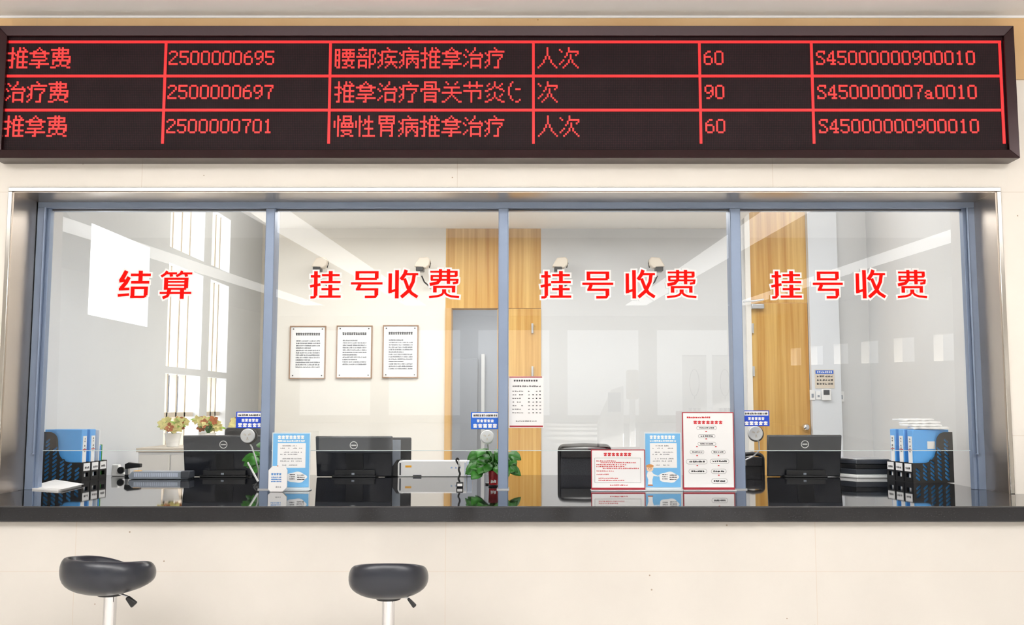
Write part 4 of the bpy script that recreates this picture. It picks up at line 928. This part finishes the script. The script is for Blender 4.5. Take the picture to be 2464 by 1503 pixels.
# ---- portrait flow chart
t, x0, x1, z0, z1, y = sheet_stand('notice_stand', 1641, 1769, 991, 1171, .185, 'tall red-framed flow chart notice standing against the third mullion', 'notice stand', M['paper'], M['redframe'], .006)
W, H = x1 - x0, z1 - z0; g = MB(); block_row(g, x0 + W * .2, x1 - W * .2, z1 - H * .145, H * .042, y, 7, rnd); glyph_row(g, x0 + W * .07, x0 + W * .55, z1 - H * .07, H * .024, y, 13, rnd, lw=.3)
for (u, v_) in ((.46, .745), (.46, .645), (.27, .54), (.65, .54), (.27, .42), (.7, .42), (.27, .285), (.7, .285), (.7, .155)): g.box(x0 + W * (u - .015), x0 + W * (u + .015), y - .0004, y, z0 + H * v_, z0 + H * v_ + .006)
g.build('red_text', M['inkred'], t)
g = MB(); gt = MB()
def pill(cu, cv, wu, hv):
    cx, cz, a_, b_ = x0 + W * cu, z0 + H * cv, W * wu / 2, H * hv / 2; pts = []
    for k in range(24): q = 2 * math.pi * k / 24; pts.append(Vector((cx + (a_ - b_) * (1 if math.cos(q) > 0 else -1) + b_ * math.cos(q), y - .0004, cz + b_ * math.sin(q))))
    g.tube(pts + [pts[0]], .0006, 4); glyph_row(gt, cx - a_ * .75, cx + a_ * .75, cz - b_ * .4, b_ * .8, y, max(3, int(wu * 20)), rnd, lw=.28)
for q in ((.47, .80, .40, .046), (.47, .69, .34, .046), (.47, .585, .36, .046), (.27, .475, .28, .046), (.7, .475, .28, .046), (.26, .345, .42, .066), (.72, .35, .38, .06), (.28, .215, .36, .062), (.7, .215, .30, .062), (.71, .085, .32, .062)): pill(*q)
g.build('chart_boxes', M['ink'], t); gt.build('chart_text', M['ink'], t)
# ---- form taped to glass
Y = YG + .018; a, c = at(1224, 905, Y), at(1308, 1029, Y)
t = thing('taped_notice', ((a.x + c.x) / 2, Y, c.z), 'white table notice with red strip taped on glass right of middle mullion', 'notice')
x0, x1, z0, z1 = a.x, c.x, c.z, a.z; W, H = x1 - x0, z1 - z0
MB().box(x0, x1, Y, Y + .0015, z0, z1).build('sheet', M['paper'], t)
g = MB().box(x0 + W * .02, x1 - W * .04, Y - .0004, Y, z1 - H * .025, z1 - H * .005).box(x0 + W * .03, x1 - W * .02, Y - .0004, Y, z0 + H * .015, z0 + H * .045); g.build('red_strip', M['redframe'], t)
g = MB(); block_row(g, x0 + W * .14, x1 - W * .16, z1 - H * .10, H * .035, Y, 10, rnd); glyph_row(g, x0 + W * .1, x1 - W * .08, z1 - H * .21, H * .035, Y, 12, rnd, lw=.2)
for k in range(7):
    zf = .70 - k * .07
    glyph_row(g, x0 + W * .1, x0 + W * .42, z0 + H * zf, H * .022, Y, 5, rnd, skip=.2, lw=.2)
    for u in (.58, .7, .8, .9): glyph_row(g, x0 + W * (u - .03), x0 + W * (u + .03), z0 + H * zf, H * .022, Y, 1, rnd, skip=.1, lw=.25)
glyph_row(g, x0 + W * .2, x1 - W * .2, z0 + H * .12, H * .022, Y, 12, rnd, lw=.2); g.build('printed_text', M['ink'], t)

# ---- office chairs
def chair(px0, px1, pyt, Y, label, mesh_back, rz):
    a, c = at(px0, pyt, Y), at(px1, pyt, Y); W = (c.x - a.x) / 2; zt = a.z; o = Vector(((a.x + c.x) / 2, Y, 0))
    t = thing('office_chair', o, label, 'chair', None, rz)
    zb_ = zt - .52
    MB().box(-W, W, -.02, .02, zb_, zt - .02).build('backrest', M['mesh'] if mesh_back else M['leather'], t, world=False, bevel=.018, seg=4)
    arc = [(-W + .035 - .035 * math.cos(q), -.008, zt - .035 + .032 * math.sin(q)) for q in [k * math.pi / 12 for k in range(7)]]
    f = MB(); f.tube([(-W, 0, zb_), (-W, -.005, zt - .12)] + arc + [(0, -.012, zt + .002)] + [(-p[0], p[1], p[2]) for p in arc[::-1]] + [(W, -.005, zt - .12), (W, 0, zb_)], .014, 10); f.build('back_frame', M['black'], t, world=False, smooth=True)
    MB().box(-W * .95, W * .95, -.03, -.0205, zt - .085, zt - .02).build('top_cushion', M['leather'], t, world=False, bevel=.004)
    MB().box(-W, W, .04, .5, zb_ - .12, zb_ - .04).build('seat', M['leather'], t, world=False, bevel=.03, seg=4)
    MB().tube([(0, -.01, zb_ + .1), (0, -.04, zb_ - .08), (0, .2, zb_ - .13)], .02, 8).build('back_post', M['black'], t, world=False, smooth=True)
    MB().lathe([(.028, .07), (.028, zb_ - .12)], (0, .25, 0)).build('gas_column', M['chrome'], t, world=False, smooth=True)
    for s in (-1, 1): MB().tube([(s * W * 1.05, .12, zb_ - .08), (s * (W + .04), .12, zb_ + .1), (s * (W + .04), .36, zb_ + .11), (s * W * 1.0, .36, zb_ - .08)], .013, 8).build('armrest', M['black'], t, world=False, smooth=True)
    m_ = MB()
    for k in range(5): q = k * 1.257 + .3; m_.tube([(0, .25, .09), (.27 * math.cos(q), .25 + .27 * math.sin(q), .055)], .02, 8, .014); m_.lathe([(.025, 0), (.025, .045)], (.27 * math.cos(q), .25 + .27 * math.sin(q), 0), 12)
    m_.build('wheel_base', M['black'], t, world=False, smooth=True)
chair(1346, 1466, 1071, 1.62, 'black textured office chair back left of the red landscape notice', True, R(2))
chair(1786, 1834, 1091, 1.62, 'black office chair partly hidden between third mullion and right computer', False, R(-12))

# ---- stack of dark boxes and papers right of the computer
Y = 1.12
a, c = at(2022, 1096, Y), at(2135, 1135, Y)
def slab(z0, z1, grow, name, m_, root):
    x0, x1 = a.x + .015, c.x + .02; zc = [(x0 - grow, Y + .14), (a.x + .10, Y - grow), (x1 + grow, Y - grow), (x1 + grow, Y + .26), (x0 - grow, Y + .26)]
    vs = [(p[0], p[1], z0) for p in zc] + [(p[0], p[1], z1) for p in zc]; n = 5
    return MB().add(vs, [tuple(reversed(range(n))), tuple(range(n, 2 * n))] + [(i, (i + 1) % n, (i + 1) % n + n, i + n) for i in range(n)]).build(name, m_, root, bevel=.004)
t = thing('paper_stack', ((a.x + c.x) / 2, Y + .1, ZC), 'white papers flat under the dark device beside right computer', 'paper')
slab(ZC + .0004, ZC + .016, .012, 'sheets', M['paper'], t)
slab(ZC + .0165, ZC + .022, .006, 'top_sheet', M['paper'], t)
t = thing('desk_device', ((a.x + c.x) / 2, Y + .1, ZC + .0225), 'dark layered angular device lying on papers beside right file rack', 'desk device')
slab(ZC + .0225, ZC + .056, -.004, 'lower_case', M['darkgrey'], t)
slab(ZC + .057, ZC + .087, -.008, 'middle_case', M['black'], t)
slab(ZC + .088, ZC + .115, 0, 'upper_case', M['darkgrey'], t)
slab(ZC + .1155, ZC + .121, -.002, 'silver_top', M['satin'], t)

# ---- things on the wall behind the fourth pane
Yp = YB - .06
a, c = at(1960, 889, Yp), at(2008, 934, Yp)
t = thing('wall_notice', ((a.x + c.x) / 2, Yp, c.z), 'small notice with blue header on the wall beside oak door', 'notice')
MB().box(a.x, c.x, Yp - .004, Yp, c.z, a.z).build('sheet', M['beige'], t)
MB().box(a.x + .006, c.x - .006, Yp - .005, Yp - .004, a.z - .034, a.z - .005).build('blue_header', M['signblue'], t)
g = MB(); glyph_row(g, a.x + .016, c.x - .016, a.z - .028, .018, Yp - .005, 8, rnd, lw=.18); g.build('header_text', M['white'], t)
g = MB()
for k in range(3): glyph_row(g, a.x + .012, c.x - .012, a.z - .062 - k * .03, .017, Yp - .004, 6, rnd, lw=.2)
g.build('body_text', M['ink'], t)
a, c = at(1976, 936, Yp), at(1999, 963, Yp)
t = thing('wall_thermostat', ((a.x + c.x) / 2, Yp, c.z), 'white wall controller with dark display under the blue-headed notice', 'controller')
MB().box(a.x, c.x, Yp - .02, Yp, c.z, a.z).build('case', M['whitep'], t, bevel=.004)
MB().box(a.x + .012, c.x - .014, Yp - .0215, Yp - .02, a.z - .045, a.z - .006).build('display', M['darkgrey'], t)
for (px0, px1, py0, py1, YY, lab) in ((1941, 1957, 938, 962, Yp, 'white switch plate left of the wall controller'), (1963, 1975, 941, 961, Yp, 'white switch plate directly beside the wall controller'), (2017, 2031, 941, 966, YB, 'white switch plate right of the wall controller')):
    a, c = at(px0, py0, YY), at(px1, py1, YY); 
    if px0 == 1941: a, c = at(1948, py0, YY), at(1961, py1, YY)
    t = thing('light_switch', ((a.x + c.x) / 2, YY, c.z), lab, 'light switch')
    MB().box(a.x, c.x, YY - .008, YY, c.z, a.z).build('plate', M['whitep'], t, bevel=.002)
    MB().box(a.x + (c.x - a.x) * .3, c.x - (c.x - a.x) * .3, YY - .011, YY - .008, c.z + .02, a.z - .03).build('rocker', M['grey'], t)

# ================================================================== LOBBY THINGS SEEN MIRRORED IN THE PANES
def lob(px, D=20.6): return (px - CX) / F * D
LY = -14.8
t = thing('service_kiosk', (lob(1466), LY, 0), 'white angled self-service kiosk on the lobby floor, mirrored in the third pane', 'kiosk')
kx0, kx1 = lob(1437), lob(1497)
MB().add([(kx0, LY - .2, 0), (kx1, LY - .2, 0), (kx1, LY - .2, 1.15), (kx0, LY - .2, .55), (kx0 + .0, LY + .2, 0), (kx1, LY + .2, 0), (kx1, LY + .2, 1.4), (kx0 + .25, LY + .2, 1.32), (kx0, LY + .2, .7)],
         [(0, 1, 2, 3), (4, 8, 7, 6, 5), (0, 3, 8, 4), (1, 5, 6, 2), (3, 2, 6, 7, 8), (0, 4, 5, 1)]).build('cabinet', M['whitep'], t, bevel=.02)
MB().box(kx0 + .2, kx1 - .06, LY + .2, LY + .215, .85, 1.25).build('screen', M['grey'], t)
t = thing('sanitiser_stand', (lob(1520), LY, 0), 'slim white sanitiser stand between kiosk and banner in the lobby', 'sanitiser stand')
MB().lathe([(.16, 0), (.16, .02), (.03, .03)], (lob(1520), LY, 0)).build('base', M['whitep'], t, smooth=True)
MB().box(lob(1520) - .06, lob(1520) + .06, LY - .03, LY + .03, .03, 1.1).build('post', M['whitep'], t, bevel=.01)
MB().box(lob(1520) - .13, lob(1520) + .13, LY - .03, LY + .09, 1.1, 1.72).build('dispenser', M['beige'], t, bevel=.05, seg=4)
for px0, px1, lab in ((1640, 1698, 'tall white banner with leaf drawing beside the sanitiser stand in the lobby'), (1712, 1772, 'tall pale banner with leaf drawing, farther from the kiosk')):
    t = thing('roll_up_banner', (lob((px0 + px1) / 2), LY, 0), lab, 'banner', 'roll-up banners in the lobby')
    x0, x1 = lob(px0), lob(px1)
    MB().box(x0, x1, LY, LY + .01, .08, 2.0).build('banner_sheet', M['paper'], t)
    MB().box(x0 - .02, x1 + .02, LY - .09, LY + .09, 0, .08).build('foot', M['satin'], t, bevel=.01)
    MB().box(x0, x1, LY - .01, LY + .02, 2.0, 2.03).build('top_rail', M['satin'], t)
    cx_ = (x0 + x1) / 2; lp = [Vector((cx_ + .1 * math.sin(q), LY + .014, 1.45 - .28 * math.cos(q))) for q in [k * math.pi / 8 for k in range(17)]]
    MB().tube(lp + [Vector((cx_, LY + .014, 1.1))], .008, 6).build('drawn_leaf', M['inkgrey'], t)
    g = MB(); block_row(g, x0 + .12, x1 - .12, .85, .07, LY + .012, 3, rnd)
    for k in range(3): glyph_row(g, x0 + .08, x1 - .08, .7 - k * .12, .04, LY + .012, 8, rnd)
    g.build('banner_text', M['inkgrey'], t)

# ================================================================== STOOLS
def seat_mesh(w, d, h, low, ex=.75):
    """padded bucket seat: plan superellipse, low at the front and a wrap-round low back towards -y"""
    n = 48; vs = []
    def rim(t_): c = (1 - math.sin(t_)) / 2; return low + (h - low) * (c ** ex)
    prof = [(.30, 0, 0), (.62, .02, .006), (.84, .14, .008), (.96, .34, 0), (1.0, .56, 0), (.985, .78, 0), (.93, .93, 0), (.86, 1.0, 0), (.79, .95, 0), (.74, .6, .01), (.55, .18, .035), (.25, .08, .04)]
    for k, zf, add in prof:
        for i in range(n):
            t_ = 2 * math.pi * i / n; c_, s_ = math.cos(t_), math.sin(t_); e_ = 2 / 2.3
            vs.append((w / 2 * k * (abs(c_) ** e_) * (1 if c_ > 0 else -1), d / 2 * k * (abs(s_) ** e_) * (1 if s_ > 0 else -1), rim(t_) * zf + add))
    m_ = len(prof); fs = [(r_ * n + i, r_ * n + (i + 1) % n, (r_ + 1) * n + (i + 1) % n, (r_ + 1) * n + i) for r_ in range(m_ - 1) for i in range(n)]
    vs += [(0, 0, 0), (0, 0, .048)]; a, b_ = len(vs) - 2, len(vs) - 1
    fs += [(a, (i + 1) % n, i) for i in range(n)] + [(b_, (m_ - 1) * n + i, (m_ - 1) * n + (i + 1) % n) for i in range(n)]
    return MB().add(vs, fs)
def stool(px, pyb, Y, w, d, h, tilt, rz, label, hx, lvr, ex=.75):
    o = at(px, pyb, Y)
    t = thing('bar_stool', (o.x, Y, 0), label, 'bar stool', 'bar stools at the service counter')
    zs = o.z - .0
    s_ = seat_mesh(w, d, h, .065, ex); s_.rot(Matrix.Rotation(rz, 3, 'Z') @ Matrix.Rotation(tilt, 3, 'X')); s_.move((hx, 0, zs))
    s_.build('seat', M['stoolleather'], t, world=False, smooth=True, sub=1)
    MB().lathe([(.05, zs - .012), (.055, zs + .004), (.03, zs + .03)], (0, 0, 0)).build('seat_plate', M['black'], t, world=False, smooth=True)
    MB().lathe([(.0265, .38), (.0265, zs - .008)], (0, 0, 0)).build('column', M['chrome'], t, world=False, smooth=True)
    MB().lathe([(.034, .03), (.034, .36), (.03, .382)], (0, 0, 0)).build('lower_tube', M['chrome'], t, world=False, smooth=True)
    MB().lathe([(.20, 0), (.20, .008), (.16, .02), (.05, .032), (.034, .05)], (0, 0, 0), 40).build('round_base', M['chrome'], t, world=False, smooth=True)
    fr_ = []
    for k in range(13): q = math.pi * (k / 12) + math.pi; fr_.append((.12 * math.cos(q), .16 * math.sin(q), .28))
    MB().tube([(0.02, 0, .28)] + fr_[::-1] + [(-.02, 0, .28)], .01).build('footrest', M['chrome'], t, world=False, smooth=True)
    (x1, z1), (x2, z2), wd = lvr
    L = MB().tube([(.02, -.02, zs + .004), (x1, -.03, z1 + zs)], .004, 8); L.build('lever_rod', M['satin'], t, world=False, smooth=True)
    d_ = Vector((x2 - x1, z2 - z1)); n_ = Vector((-d_.y, d_.x)).normalized()
    q = [Vector((x1, z1)) - n_ * wd * .5, Vector((x1, z1)) + n_ * wd * .5, Vector((x2, z2)) + n_ * wd, Vector((x2, z2)) - n_ * wd]
    MB().prism([(p[0], p[1] + zs) for p in q], -.05, -.03).build('lever_grip', M['black'], t, world=False, bevel=.006, seg=3)
SY = -1.02
stool(266, 1424, SY, .385, .34, .165, R(4), R(-27), 'left bar stool with charcoal seat turned slightly to the side', -.008, ((.085, -.012), (.118, -.045), .016), .38)
stool(935, 1434, SY, .332, .32, .168, R(3), R(3), 'right bar stool with oval charcoal seat facing the counter', .0, ((.085, -.0), (.115, -.034), .009))
